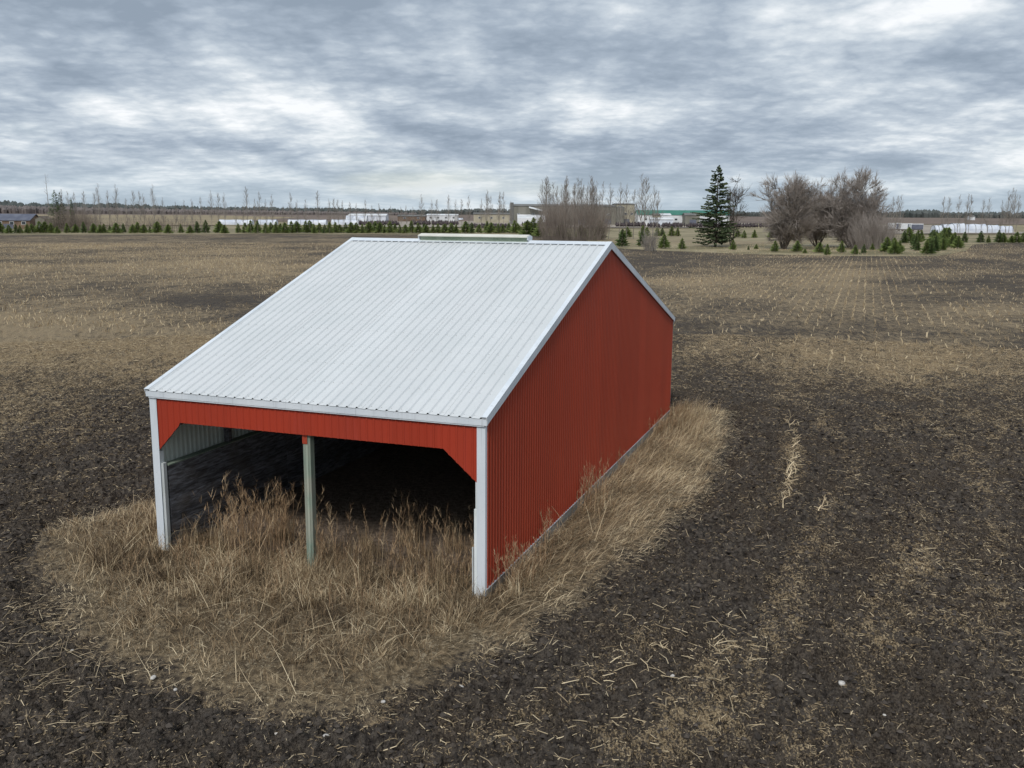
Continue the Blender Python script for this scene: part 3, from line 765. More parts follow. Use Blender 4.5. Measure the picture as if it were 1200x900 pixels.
# heavier stalk pieces lying together, and a scatter of grey twigs
def px_scatter(n, cx_, cy_, sx_, sy_):
    pts = np.array([G(cx_ + RNG.normal(0, sx_), min(895, cy_ + RNG.normal(0, sy_))) for _ in range(n)]); x, y = pts[:, 0], pts[:, 1]; k = (island_d(x, y) < .1) & free(x, y); return x[k], y[k]
L_ = [px_scatter(n_, *q) for n_, q in ((75, (790, 750, 60, 28)), (45, (730, 800, 40, 25)), (60, (850, 770, 30, 30)), (60, (620, 860, 120, 22)))]
x = np.concatenate([a for a, b in L_]); y = np.concatenate([b for a, b in L_]); n = len(x)
s5 = bits(x, y, RNG.uniform(.10, .42, n), RNG.uniform(.010, .018, n), RNG.uniform(.6, 1, n))
x, y = px_scatter(420, 70, 735, 60, 60); n = len(x)
s6 = bits(x, y, RNG.uniform(.2, .6, n), RNG.uniform(.004, .008, n), RNG.uniform(.5, .9, n), RNG.normal(.1, .15, n))
add_grass('stalk_litter', 'heavier pale corn stalk pieces and grey twigs lying in loose groups', [s5, s6], M_STRAW, 'stalk litter')
# a pale leftover line of standing stalks right of the barn
q = RNG.random(130); yy = 560 - 70 * q; wx = []; wy = []
for a in q:
    P_ = G(926 + RNG.normal(0, 2.6) + 6 * math.sin(a * 5) + (44 if a > .82 and a * 100 % 2 > 1 else 0), 492 + a * 110); wx.append(P_[0]); wy.append(P_[1])
wx = np.array(wx); wy = np.array(wy); n = len(wx)
s4 = bits(wx, wy, RNG.uniform(.1, .5, n), RNG.uniform(.012, .03, n), RNG.uniform(.6, 1, n), RNG.uniform(.0, 1.1, n))
add_grass('stalk_line', 'pale line of leftover corn stalks in the dark soil right of the barn', [s4], M_STRAW, 'corn stalks')

# loose clods of turned soil
x, y = wedge(46000, 9.5, 40, .62, 1.6); keep = (island_d(x, y) < -.05) & free(x, y) & (RNG.random(len(x)) < .35 + .65 * fbm(x * .7, y * .7, 3, 88)); x, y = x[keep], y[keep]; n = len(x)
sz = np.clip(RNG.lognormal(-3.6, .4, n), .012, .055) * (1 + np.hypot(x, y) / 60); z = soil_height(x, y, np.hypot(x, y)) + sz * .15
base8 = np.array([(1, 0, 0), (0, 1, 0), (-1, 0, 0), (0, -1, 0), (0, 0, .8), (0, 0, -.6)]); cv = base8[None] * sz[:, None, None] * RNG.uniform(.6, 1.3, (n, 6, 1)); an = RNG.uniform(0, 6.28, n)
cx_ = cv[..., 0] * np.cos(an)[:, None] - cv[..., 1] * np.sin(an)[:, None]; cy_ = cv[..., 0] * np.sin(an)[:, None] + cv[..., 1] * np.cos(an)[:, None]
V = np.stack([cx_ + x[:, None], cy_ + y[:, None], cv[..., 2] + z[:, None]], -1).reshape(-1, 3); k = (np.arange(n) * 6)[:, None, None]
tri = np.array([(0, 1, 4), (1, 2, 4), (2, 3, 4), (3, 0, 4), (1, 0, 5), (2, 1, 5), (3, 2, 5), (0, 3, 5)])[None] + k
M_CLOD = grass_material('clod_soil', (.026, .021, .018), (.062, .052, .044), (.12, .100, .084))
obj('soil_clods', mesh_np('soil_clods', V, tri.reshape(-1), np.full(n * 8, 3), M_CLOD, False, dict(tint=np.repeat(RNG.beta(1.6, 2.2, n), 6))), kind='stuff', label='loose dark clods of turned soil scattered over the near field', cat='soil clods')

# ------------------------------------------------------------------ stones in the soil
M_STONE = simple('field_stone', (.42, .39, .36), (.62, .59, .55), 14, bmp=.3)
def stone(px, py, size, label):
    import bmesh
    bm = bmesh.new(); bmesh.ops.create_icosphere(bm, subdivisions=2, radius=size)
    sd_ = random.random() * 100
    for v in bm.verts:
        k = 1 + (float(fbm(np.array([v.co.x / size * 1.3 + sd_]), np.array([v.co.y / size * 1.3 + v.co.z / size]), 2, 5)[0]) - .5) * .6
        v.co = Vector((v.co.x * k * 1.25, v.co.y * k, v.co.z * k * .7))
    me = bpy.data.meshes.new('stone'); bm.to_mesh(me); bm.free(); me.materials.append(M_STONE)
    for p in me.polygons: p.use_smooth = True
    g = G(px, py); z = float(soil_height(np.array([g[0]]), np.array([g[1]]), np.array([math.hypot(g[0], g[1])]))[0])
    obj('stone', me, label=label, cat='stone', group='pale stones lying on the soil', loc=(g[0], g[1], z + size * .45), rotz=random.uniform(0, 6))
stone(986, 804, .055, 'pale round stone alone on the dark soil at lower right')
stone(382, 863, .050, 'white stone nearest the bottom edge left of centre')
stone(540, 806, .060, 'whitish stone at the tip of the grass ring below the barn corner')
stone(524, 801, .034, 'small flat pale stone just left of the bigger one by the grass tip')
stone(449, 822, .034, 'small white stone on the lower fringe of the grass ring')
stone(180, 798, .045, 'yellowish stone just outside the grass ring at lower left')
stone(206, 817, .028, 'small white stone below the yellowish one at lower left')
stone(84, 758, .026, 'tiny white stone at the far left end of the furrow')
stone(268, 838, .036, 'flat pale stone in the soil below the furrow')
stone(324, 860, .030, 'small stone left of the white one near the bottom edge')
stone(788, 796, .034, 'little pale stone among the stalk pieces right of the barn')
stone(1036, 842, .024, 'tiny white pebble right of the lower right stone')
stone(690, 779, .026, 'small pale stone among stalks below the barn wall')

# ------------------------------------------------------------------ trees
M_BARK = simple('dark_bark', (.085, .068, .055), (.15, .125, .105), 3)
M_TWIG = simple('brown_twigs', (.155, .125, .105), (.25, .205, .17), .5)
M_TWIGRED = simple('reddish_twigs', (.23, .195, .17), (.34, .30, .27), .3)
M_TWIGGREY = simple('grey_twigs', (.20, .175, .155), (.30, .27, .24), .5)
M_NEEDLE = simple('dark_spruce_needles', (.045, .072, .032), (.13, .165, .08), .8, contrast=(.4, .6))
M_NEEDLEY = simple('young_spruce_needles', (.085, .135, .035), (.22, .265, .085), 1.2, contrast=(.35, .65))

class Twigs:
    def __init__(self): self.a = []; self.b = []; self.ra = []; self.rb = []
    def seg(self, a, b, ra, rb): self.a.append(a); self.b.append(b); self.ra.append(ra); self.rb.append(rb)
    def mesh(self, name, mat):
        a = np.array(self.a); b = np.array(self.b); ra = np.array(self.ra)[:, None]; rb = np.array(self.rb)[:, None]
        d = b - a; d /= np.linalg.norm(d, axis=1)[:, None] + 1e-9
        up = np.tile([.3, .2, .9], (len(a), 1)); s = np.cross(d, up); s /= np.linalg.norm(s, axis=1)[:, None] + 1e-9; u = np.cross(s, d)
        pts = []
        for base, r in ((a, ra), (b, rb)):
            for j in range(3):
                an = j * 2.0944; pts.append(base + (s * math.cos(an) + u * math.sin(an)) * r)
        V = np.stack(pts, 1).reshape(-1, 3); k = np.arange(len(a)) * 6
        q = np.stack([np.stack([k + j, k + (j + 1) % 3, k + 3 + (j + 1) % 3, k + 3 + j], -1) for j in range(3)], 1).reshape(-1)
        return mesh_np(name, V, q, np.full(len(a) * 3, 4), mat)
def rnd_perp(d):
    v = Vector((random.gauss(0, 1), random.gauss(0, 1), random.gauss(0, 1))); v = v - d * v.dot(d); v.normalize(); return v
def grow(tr, tw, p, d, L_, r, lvl, spread, upb, maxl, wob=.18, rt=.03, kids=(3, 5)):
    n = 4; pts = [p]; dd = d.copy()
    for i in range(n):
        dd = (dd + rnd_perp(dd) * wob * random.random() + Vector((0, 0, upb * .12))).normalized(); q = pts[-1] + dd * (L_ / n); pts.append(q)
        k = (1 - i / n * .5) * r, (1 - (i + 1) / n * .5) * r
        (tr if lvl < 2 else tw).seg(tuple(pts[-2]), tuple(q), max(k[0], rt), max(k[1], rt))
    if lvl >= maxl: return
    for c in range(random.randint(*kids)):
        f = random.uniform(.3, 1.0); i = min(n - 1, int(f * n)); b = pts[i].lerp(pts[i + 1], f * n - i)
        nd = (dd + rnd_perp(dd) * spread * random.uniform(.6, 1.3) + Vector((0, 0, upb * .3))).normalized()
        grow(tr, tw, b, nd, L_ * random.uniform(.52, .78), r * .5, lvl + 1, spread, upb, maxl, wob, rt, kids)
def tree_obj(name, tr, tw, mt, mw, label, cat, loc, group=None, rotz=0):
    o = obj(name, None, label=label, cat=cat, group=group, loc=loc, rotz=rotz)
    obj('trunk', tr.mesh('trunk', mt), o); obj('crown', tw.mesh('crown', mw), o); return o
Z0 = .03
# big leafless multi-stemmed trees: limbs reach to points spread through the crown, twigs fan from those
def limb(tw, a, b, ra, rb, sag=.12, n=4):
    L_ = (b - a).length; off = rnd_perp((b - a).normalized()) * L_ * sag * random.uniform(.3, 1); off.z = abs(off.z) * -.4; last = a; pts = [a]
    for i in range(1, n + 1):
        f = i / n; p = a.lerp(b, f) + off * math.sin(math.pi * f) + rnd_perp((b - a).normalized()) * L_ * .02
        k0 = ra + (rb - ra) * (i - 1) / n; k1 = ra + (rb - ra) * f
        tw.seg(tuple(last), tuple(p), k0, k1); last = p; pts.append(p)
    return pts
def crown_pt(rx, rz, zc, lo):
    while True:
        v = Vector((random.uniform(-1, 1), random.uniform(-1, 1), random.uniform(-1, 1)))
        if .25 < v.length < 1.0: break
    return Vector((v.x * rx, v.y * rx * .8, max(lo, zc + v.z * rz)))
def big_bare(px, py, rx, rz, zc, lo, limbs, label, mat=None, seed=1, name='bare_tree', sub=13, fan=15, shift=0.0, tr0=.24):
    random.seed(seed); mat = mat or M_TWIGRED; tr, tw = Twigs(), Twigs()
    for s_ in range(limbs):
        t1 = crown_pt(rx * .72, rz * .75, zc, lo + 1); t1.x += shift
        p0 = Vector((random.uniform(-.5, .5) * min(1, rx / 4), random.uniform(-.5, .5), -.2)); pts = limb(tr, p0, t1, tr0 * random.uniform(.5, 1), .05, .18, 6)
        for k in range(sub):
            b = random.choice(pts[2:]); t2 = b + Vector((random.gauss(0, 1), random.gauss(0, .8), random.gauss(.45, .8))).normalized() * random.uniform(.25, .55) * rx
            t2.z = max(lo * .6, t2.z); e = ((t2.x - shift) / rx) ** 2 + (t2.y / rx) ** 2 + ((t2.z - zc) / rz) ** 2
            if e > 1.1: t2 = b.lerp(t2, .55)
            pp = limb(tw, b, t2, .045, .022, .12, 3); dd = (t2 - b).normalized()
            for m in range(fan):
                c = random.choice(pp[1:]); q = (dd * .8 + rnd_perp(dd) * random.uniform(.3, 1.0) + Vector((0, 0, .35))).normalized(); L_ = random.uniform(1.0, 2.5)
                e1 = c + q * L_; e_ = ((e1.x - shift) / rx) ** 2 + (e1.y / rx) ** 2 + ((e1.z - zc) / rz) ** 2
                if e_ > 1.15 and random.random() < .8: e1 = c.lerp(e1, .45)
                tw.seg(tuple(c), tuple(e1), .032, .022)
                for w_ in range(5):
                    c2 = c.lerp(e1, random.uniform(.3, 1)); q2 = (q + rnd_perp(q) * random.uniform(.2, .6) + Vector((0, 0, .25))).normalized(); tw.seg(tuple(c2), tuple(c2 + q2 * L_ * random.uniform(.35, .75)), .022, .014)
    g = G(px, py, Z0); return tree_obj(name, tr, tw, M_BARK, mat, label, 'tree', (g[0], g[1], Z0))
big_bare(919, 292, 7.4, 7.0, 9.4, 3.4, 17, 'round leafless reddish brown tree nearest the dark spruce, forking low', seed=3)
big_bare(997, 290, 9.3, 7.8, 9.5, 2.6, 24, 'widest leafless tree, tall brown crown reaching out to the right', seed=5)
big_bare(958, 289, 7.6, 7.2, 9.2, 3.4, 13, 'narrow leafless tree filling the gap between two wider brown crowns', seed=8)
big_bare(857, 289, 2.9, 6.4, 11.0, 4.0, 4, 'slim bare tree leaning right just beside the dark spruce', name='slim_bare_tree', mat=M_BARK, seed=21, sub=10, fan=7, shift=1.2, tr0=.2)
random.seed(99)
# the large dark spruce
def big_spruce():
    H = 18.6; tr, tw = Twigs(), Twigs(); tr.seg((0, 0, -.2), (0, 0, H * .5), .38, .22); tr.seg((0, 0, H * .5), (0, 0, H), .22, .03)
    Vn = []; Ln = []
    z = 1.6
    while z < H - .3:
        f = z / H; rad_ = 7.4 * (1 - f) ** .80 * (.85 if f > .12 else .8) + .3
        for k in range(max(4, int(9 * (1 - f) + 5))):
            if random.random() < .18: continue
            zj = z + random.uniform(-.7, .7)
            a = random.uniform(0, 6.283); R_ = rad_ * random.choice((.5, .7, .85, 1.0, 1.0, 1.25)) * random.uniform(.85, 1.05)
            if f < .5 and math.cos(a) > .3: R_ *= .78
            d = Vector((math.cos(a), math.sin(a), 0)); dr = random.uniform(-.02, .22); p0 = Vector((0, 0, min(H - .1, max(1.2, zj)))); p1 = p0 + d * R_ * .55 + Vector((0, 0, -R_ * dr)); p2 = p0 + d * R_ + Vector((0, 0, -R_ * dr + .25))
            tr.seg(tuple(p0), tuple(p1), .05, .035); tr.seg(tuple(p1), tuple(p2), .035, .015)
            m = int(10 + R_ * 9)
            for j in range(m):
                u = random.uniform(.22, 1.03); b = p0.lerp(p1, u / .55) if u < .55 else p1.lerp(p2, (u - .55) / .45)
                sdv = d.cross(Vector((0, 0, 1))) * random.choice((-1, 1)); q = (d * random.uniform(.3, .9) + sdv * random.uniform(.3, 1) + Vector((0, 0, random.uniform(-.55, .15)))).normalized()
                ln_ = random.uniform(.35, .8) * (.6 + .5 * (1 - u)) ; wv = q.cross(Vector((random.uniform(-.4, .4), random.uniform(-.4, .4), 1))).normalized() * random.uniform(.10, .2)
                k0 = len(Vn); Vn += [tuple(b - wv), tuple(b + wv), tuple(b + q * ln_ + Vector((0, 0, -.1)))]; Ln += [k0, k0 + 1, k0 + 2]
                k0 = len(Vn); dn = Vector((0, 0, -random.uniform(.15, .35))); Vn += [tuple(b), tuple(b + q * ln_ * .8), tuple(b + q * ln_ * .4 + dn)]; Ln += [k0, k0 + 1, k0 + 2]
        z += random.uniform(.34, .62)
    g = G(838, 289, Z0); o = obj('spruce_tree', None, label='tall dark green spruce standing alone left of the bare trees', cat='tree', loc=(g[0], g[1], Z0))
    obj('trunk', tr.mesh('trunk', M_BARK), o)
    obj('crown', mesh_np('crown', np.array(Vn), np.array(Ln), np.full(len(Ln) // 3, 3), M_NEEDLE), o)
big_spruce()
M_NEEDLE2 = simple('deep_green_young_needles', (.050, .090, .030), (.14, .185, .065), 1.2, contrast=(.35, .65))

# young spruces: three shapes, copied
def young_proto(H, wid, seed, mat, dens=620):
    random.seed(seed); Vn = []; Ln = []
    for j in range(dens):
        f = random.random() ** 1.25; z = H * (.06 + .92 * f); R_ = wid * 1.42 * (1 - f) ** .75 * (.8 + .25 * math.sin(j * 1.7)) ; a = random.uniform(0, 6.283)
        r0 = R_ * random.uniform(.15, .7); d = Vector((math.cos(a), math.sin(a), random.uniform(-.1, .55))).normalized()
        b = Vector((math.cos(a) * r0, math.sin(a) * r0, z)); ln_ = R_ * random.uniform(.3, .65) + .12
        w = d.cross(Vector((0, 0, 1))).normalized() * random.uniform(.07, .15)
        if random.random() < .5: w = Vector((w.x * .3, w.y * .3, random.uniform(.07, .15)))
        k0 = len(Vn); Vn += [tuple(b - w), tuple(b + w), tuple(b + d * ln_)]; Ln += [k0, k0 + 1, k0 + 2]
    tr = Twigs(); tr.seg((0, 0, -.05), (0, 0, H * .97), .06, .015)
    return tr.mesh('trunk', M_BARK), mesh_np('crown', np.array(Vn), np.array(Ln), np.full(len(Ln) // 3, 3), mat)
PROT = [young_proto(3.4, 1.15, 1, M_NEEDLEY), young_proto(3.0, 1.3, 2, M_NEEDLEY), young_proto(3.8, 1.15, 3, M_NEEDLE2), young_proto(2.6, 1.2, 4, M_NEEDLEY)]
roots = {}
def young(px, py, hpx, label, group, kind=None):
    g = G(px, py, Z0); dist = g[1]; want = hpx * dist / F_PX; i = random.choice((0, 1, 3, 0, 2)) if kind is None else kind
    base = (3.4, 3.0, 3.8, 2.6)[i]
    if i not in roots:
        o = obj('young_spruce', None, label=label, cat='spruce sapling', group=group, loc=(g[0], g[1], Z0)); o.scale = (want / base,) * 3
        obj('trunk', PROT[i][0], o); obj('crown', PROT[i][1], o); roots[i] = o; return o
    s = want / base; return dup(roots[i], (g[0], g[1], Z0), random.uniform(0, 6.28), (s * random.uniform(.85, 1.25), s, s), label, group)
ORD = ['first', 'second', 'third', 'fourth', 'fifth', 'sixth', 'seventh', 'eighth', 'ninth', 'tenth', 'eleventh', 'twelfth', 'thirteenth', 'fourteenth', 'fifteenth', 'sixteenth']
random.seed(5)
xs = [231, 295, 317, 329, 341, 364, 375, 387, 399, 411, 425, 439, 451, 462, 475, 496, 500, 513, 528, 535, 576, 590, 602, 38, 53, 122, 136, 184, 198, 2, 10, 18, 24, 33, 46, 60, 68, 79, 88, 98, 110, 117, 129, 146, 155, 161, 168, 175, 213, 222, 242, 257, 263, 279, 287, 301, 311, 323, 334, 348, 358, 369, 381, 394, 405, 418, 433, 445, 456, 468, 482, 490, 507, 521, 545, 553, 562, 570, 583, 597, 607]
def seg_label(x):
    for lim, w in ((57, 'before the low house at far left'), (125, 'below the dark pines at left'), (250, 'between the pines and the white tunnels'), (427, 'in front of the white plastic tunnels'), (9999, 'behind the left half of the barn ridge')):
        if x < lim: return 'young green spruce in the long row, ' + w, 'row spruces ' + w
for x in xs:
    young(x + random.uniform(-1, 1), 273.4 + random.uniform(-.3, .3), random.uniform(10, 15.5) if x > 225 else random.uniform(8, 14), *seg_label(x))
for k, (x, b, h) in enumerate([(618, 277, 19), (625, 277, 22), (633, 278, 23), (658, 279, 18), (681, 279, 15), (703, 281, 22)]):
    young(x, b, h, ORD[k] + ' young spruce from the left in the loose row behind the barn ridge', 'young spruces behind the right half of the ridge')
young(729, 289.5, 21, 'broad young spruce nearest the barn gable peak', None, 2)
young(752, 289, 19, 'dark young spruce between the gable and the grey stump bush', None, 2)
young(778, 291, 17, 'dark round young spruce alone on the tan grass right of the gable', None, 1)
young(799, 292, 13, 'small thin spruce sapling halfway between gable and tall dark spruce', None, 0)
young(859, 293, 12, 'small sapling at the foot of the leaning slim tree', None, 0)
for k, (x, b, h) in enumerate([(735, 278, 12), (753, 278, 14), (758, 277, 11), (770, 277, 11), (776, 277, 10), (787, 277, 12), (794, 277, 11), (864, 278, 9), (872, 279, 9), (884, 279, 10), (903, 279, 11)]):
    young(x, b, h, ORD[k] + ' small spruce sapling from the left in the back row between gable and bare trees', 'saplings in the back row on the grass strip')
for k, (x, b, h) in enumerate([(877, 293, 5), (886, 292, 6), (908, 295, 13), (934, 295, 13), (943, 297, 6), (960, 296, 12), (969, 299, 13), (986, 296, 14), (1002, 298, 11), (1012, 297, 11), (1022, 293, 8)]):
    young(x, b, h, ORD[k] + ' young spruce from the left at the field edge below the leafless trees', 'young spruces below the leafless trees')
random.seed(6)
for i in range(38):
    x = random.uniform(1030, 1124); b = random.uniform(282, 298.5 - max(0, x - 1095) * .25); young(x, b, random.uniform(12, 19), 'young spruce in the dense thicket at the right field edge', 'young spruces in the right hand thicket', random.choice((2, 2, 0, 1)))
for k, (x, h) in enumerate([(1130, 13), (1149, 14), (1158, 9), (1170, 15), (1175, 12), (1185, 9), (1191, 13), (1198, 12), (1207, 13), (1220, 12)]):
    young(x, 284.6, h, ORD[k] + ' young spruce from the left in the short row at the far right field edge', 'young spruces at the far right field edge')

# thin leafless poplars: four shapes, copied
def poplar(seed, H=15, nb=46, mat=M_TWIGGREY):
    random.seed(seed); tr, tw = Twigs(), Twigs(); lx = 0; ly = 0; last = Vector((0, 0, -.1)); pts = [last]
    for i in range(6):
        q = Vector((last.x + random.uniform(-.15, .15), last.y + random.uniform(-.15, .15), H * (i + 1) / 6)); tr.seg(tuple(last), tuple(q), .10 * (1 - i / 7), .10 * (1 - (i + 1) / 7)); last = q; pts.append(q)
    for j in range(nb):
        f = random.uniform(.22, .97); i = int(f * 6); b = pts[i].lerp(pts[min(6, i + 1)], f * 6 - i); a = random.uniform(0, 6.283)
        L_ = (1 - f) * H * .30 + .6; d = Vector((math.cos(a) * .45, math.sin(a) * .45, 1)).normalized(); c = b + d * L_
        tw.seg(tuple(b), tuple(c), .03, .016)
        for m in range(3):
            u = random.uniform(.3, .9); e = b.lerp(c, u); dd = (d + rnd_perp(d) * .5).normalized(); tw.seg(tuple(e), tuple(e + dd * L_ * .4), .018, .012)
    return tr.mesh('trunk', M_TWIGGREY), tw.mesh('crown', mat)
POP = [poplar(s, 15, 46) for s in (1, 2, 3, 4)]
proots = {}
def pop(px, base, top, label, group, wx_=1.0):
    g = G(px, base, Z0); want = (base - top) * g[1] / F_PX; i = random.randrange(4); s = want / 15.0
    if i not in proots:
        o = obj('poplar_tree', None, label=label, cat='poplar', group=group, loc=(g[0], g[1], Z0)); o.scale = (s * wx_, s * wx_, s); obj('trunk', POP[i][0], o); obj('crown', POP[i][1], o); proots[i] = o; return o
    return dup(proots[i], (g[0], g[1], Z0), random.uniform(0, 6.28), (s * wx_, s * wx_, s), label, group)
random.seed(17)
def pop_label(x):
    for lim, w in ((185, 'just right of the dark pines at left'), (430, 'behind the white tunnels'), (9999, 'behind the left half of the barn ridge')):
        if x < lim: return 'thin leafless poplar standing in the long row ' + w, 'thin poplars ' + w
x = 76
while x < 600:
    top = np.interp(x, [76, 110, 150, 185, 300, 420, 520, 600], [222, 219, 226, 228, 233, 234, 235, 232]) + random.uniform(-7, 9)
    if random.random() < .12: top -= 8
    pop(x, 270.5 + random.uniform(-.6, .6), top, *pop_label(x))
    x += random.uniform(4, 15)
for x, top in [(571, 224), (585, 226), (590, 226)]: pop(x, 268, top, 'thin leafless poplar just left of the big grey building', 'thin poplars left of the grey building')
for i in range(24):
    x = random.uniform(634, 706); pop(x, 279 + random.uniform(-1, 1), random.uniform(207, 222) + 5 * (x > 695), 'tall leafless poplar in the crowded clump before the grey building', 'poplars clumped before the grey building')
for k, (x, top) in enumerate([(640, 209), (648, 216), (713, 217), (725, 216), (734, 218), (742, 224), (750, 206), (755, 208), (764, 219), (770, 226)]):
    pop(x, 280, top, ORD[k] + ' from the left of the separate leafless poplars around the warehouse', 'poplars between the clump and the spruce', 1.2)
for k, (x, top) in enumerate([(1043, 232), (1048, 231), (1053, 230), (1103, 232), (1109, 231), (1121, 230), (1131, 229), (1134, 230), (1149, 234), (1156, 233), (1171, 236), (1177, 225), (1181, 222), (1186, 224), (1190, 230)]):
    pop(x, 279, top, ORD[k] + ' thin leafless poplar from the left, right of the big bare trees', 'thin poplars on the right side')

# brushwood thicket, bushes
def brush(px0, px1, base, top, n, mat, label, depth=8, name='thicket', edge=.25):
    tw = Twigs(); g0 = G(px0, base, Z0); g1 = G(px1, base, Z0); cxx = (g0[0] + g1[0]) / 2; cyy = g0[1]
    Hh = (base - top) * cyy / F_PX; W_ = g1[0] - g0[0]
    for i in range(n):
        u = random.uniform(0, 1); prof = (1 - abs(2 * u - 1) ** 2.5) ** .5 * (1 - edge) + edge; x = (u - .5) * W_; y = random.uniform(-depth / 2, depth / 2)
        L_ = Hh * prof * random.uniform(.5, 1.0); d = Vector((random.gauss(0, .16) + (u - .5) * .5, random.gauss(0, .16), 1)).normalized()
        p = Vector((x, y, 0)); m = p + d * L_ * .55; d2 = (d + rnd_perp(d) * .2).normalized(); e = m + d2 * L_ * .45
        tw.seg(tuple(p), tuple(m), .022, .018); tw.seg(tuple(m), tuple(e), .018, .010)
        for k in range(3):
            b = p.lerp(e, random.uniform(.3, .9)); dd = (d + rnd_perp(d) * .55).normalized(); tw.seg(tuple(b), tuple(b + dd * L_ * random.uniform(.15, .35)), .013, .008)
    return obj(name, tw.mesh(name, mat), kind='stuff' if name == 'thicket' else None, label=label, cat='thicket' if name == 'thicket' else 'bush', loc=(cxx, cyy, Z0))
random.seed(31)
brush(636, 706, 281, 230, 1000, M_TWIG, 'dense brown leafless thicket before the grey building', depth=14, edge=.45)
brush(756, 768, 294, 268, 160, M_TWIGGREY, 'small grey twiggy bush on the tan grass right of the gable', depth=2.2, name='bush')
brush(60, 118, 271, 243, 900, M_TWIG, 'reddish leafless brush under the pines at far left', depth=14, edge=.4)
brush(118, 250, 271, 252, 700, M_TWIG, 'low sparse brown brush behind the long spruce row at left', depth=12, edge=.5)
brush(1000, 1042, 292, 246, 700, M_TWIGRED, 'low spreading brown brush at the right foot of the widest bare tree', depth=6, edge=.25)
# pines on the far left and a tall dead spar
def small_pine(px, base, top, wid, label, seed):
    tr_, cr_ = young_proto(12, wid, seed, M_NEEDLE, 700); g = G(px, base, Z0); s = (base - top) * g[1] / F_PX / 12
    o = obj('pine_tree', None, label=label, cat='tree', loc=(g[0], g[1], Z0)); o.scale = (s,) * 3; obj('trunk', tr_, o); obj('crown', cr_, o)
small_pine(67, 271, 223, 2.6, 'taller dark pine of the two standing at the far left', 61)
small_pine(73, 271, 226, 2.2, 'dark pine pressed against the taller one at far left', 63)
small_pine(86, 271, 232, 1.4, 'slim dark pine just right of the pair at far left', 62)
g = G(58, 271, Z0); s = (271 - 206) * g[1] / F_PX
tr, tw = Twigs(), Twigs(); tr.seg((0, 0, 0), (.3, 0, s * .6), .16, .11); tr.seg((.3, 0, s * .6), (0, 0, s), .11, .04)
for k in range(16):
    z = s * random.uniform(.35, .95); a = random.uniform(0, 6.28); tw.seg((.2, 0, z), (.2 + math.cos(a) * 1.0, math.sin(a) * 1.0, z + 1.2), .04, .02)
tree_obj('dead_tree', tr, tw, M_TWIGGREY, M_TWIGGREY, 'very tall bare spar rising above the far left pines', 'tree', (g[0], g[1], Z0))

# ------------------------------------------------------------------ far buildings
M_GREYWALL = simple('grey_olive_cladding', (.17, .165, .14), (.23, .22, .19), .12, stretch=(3, 3, .3))
M_GREYROOF = simple('dull_grey_roof', (.13, .13, .125), (.20, .195, .185), .1)
M_TANWALL = simple('tan_wall', (.34, .31, .23), (.44, .40, .31), .2)
M_WHITE = simple('white_wall', (.62, .64, .66), (.76, .77, .78), .2)
M_FILM = simple('white_plastic_film', (.52, .56, .64), (.72, .75, .80), .25, rough=.4)
M_GREENROOF = simple('green_metal_roof', (.045, .17, .13), (.07, .22, .17), .2)
M_GLASS = simple('dark_window', (.03, .04, .05), (.06, .07, .08), 1, rough=.15)
M_DARKROOF = simple('blue_grey_roof', (.10, .11, .15), (.15, .16, .20), .3)
M_BROWN = simple('brown_wall', (.14, .095, .07), (.20, .14, .10), .3)
M_NURSERY = simple('nursery_foliage', (.045, .036, .042), (.105, .085, .085), .7)

def far_box(name, x0, x1, ytop, Y_, deep, wallm, roofm, label, rise=0.0, wins=0, doors=0, cat='building', winm=None, eave=.4):
    """gabled long building facing the camera; px edges at distance Y_"""
    a = PY(x0, ytop, Y_); b = PY(x1, ytop, Y_); Hh = (a[2] + b[2]) / 2; w = b[0] - a[0]
    o = obj(name, None, label=label, cat=cat, loc=((a[0] + b[0]) / 2, Y_, 0)); we = Hh - rise
    m = MB(); m.prism([(-w / 2, 0, -.5), (-w / 2, 0, we), (-w / 2, deep / 2, Hh - .12), (-w / 2, deep, we), (-w / 2, deep, -.5)], (w, 0, 0))
    obj('wall', m.mesh('wall', wallm), o)
    r = MB()
    if rise > 0:
        r.prism([(-w / 2 - eave, -eave, we - .1), (-w / 2 - eave, deep / 2, Hh), (-w / 2 - eave, deep + eave, we - .1), (-w / 2 - eave, deep + eave, we + .15), (-w / 2 - eave, deep / 2, Hh + .25), (-w / 2 - eave, -eave, we + .15)], (w + 2 * eave, 0, 0))
    else: r.box(-w / 2 - eave, w / 2 + eave, -eave, deep + eave, Hh, Hh + .4)
    obj('roof', r.mesh('roof', roofm), o)
    for i in range(wins):
        x = -w / 2 + (i + .5) * w / wins; f = obj('window', MB().box(x - .9, x + .9, -.10, -.02, we * .5, we * .5 + 1.3).mesh('window', M_WHITE), o)
        obj('pane', MB().box(x - .75, x + .75, -.14, -.102, we * .5 + .12, we * .5 + 1.18).mesh('pane', winm or M_GLASS), f)
    for i in range(doors):
        x = -w / 2 + (i + .5) * w / doors + w * .05; obj('door', MB().box(x - 2, x + 2, -.12, -.02, 0, min(4, we * .6)).mesh('door', M_DARKROOF), o)
    return o, w, Hh
bigb, w, Hh = far_box('warehouse', 599, 722, 239.5, 620, 38, M_GREYWALL, M_GREYROOF, 'large flat grey olive warehouse behind the bare poplars', 1.2, wins=7, doors=4)
obj('end_pier', MB().box(-w / 2 - .6, -w / 2 + 1.6, -.8, 4, 0, Hh + 1.0).mesh('end_pier', M_GREYROOF), bigb)
obj('lean_to', MB().prism([(-w / 2 + 4, -9, 0), (-w / 2 + 4, -9, 4.2), (-w / 2 + 4, -.2, 6.5), (-w / 2 + 4, -.2, 0)], (w * .28, 0, 0)).mesh('lean_to', M_WHITE), bigb)
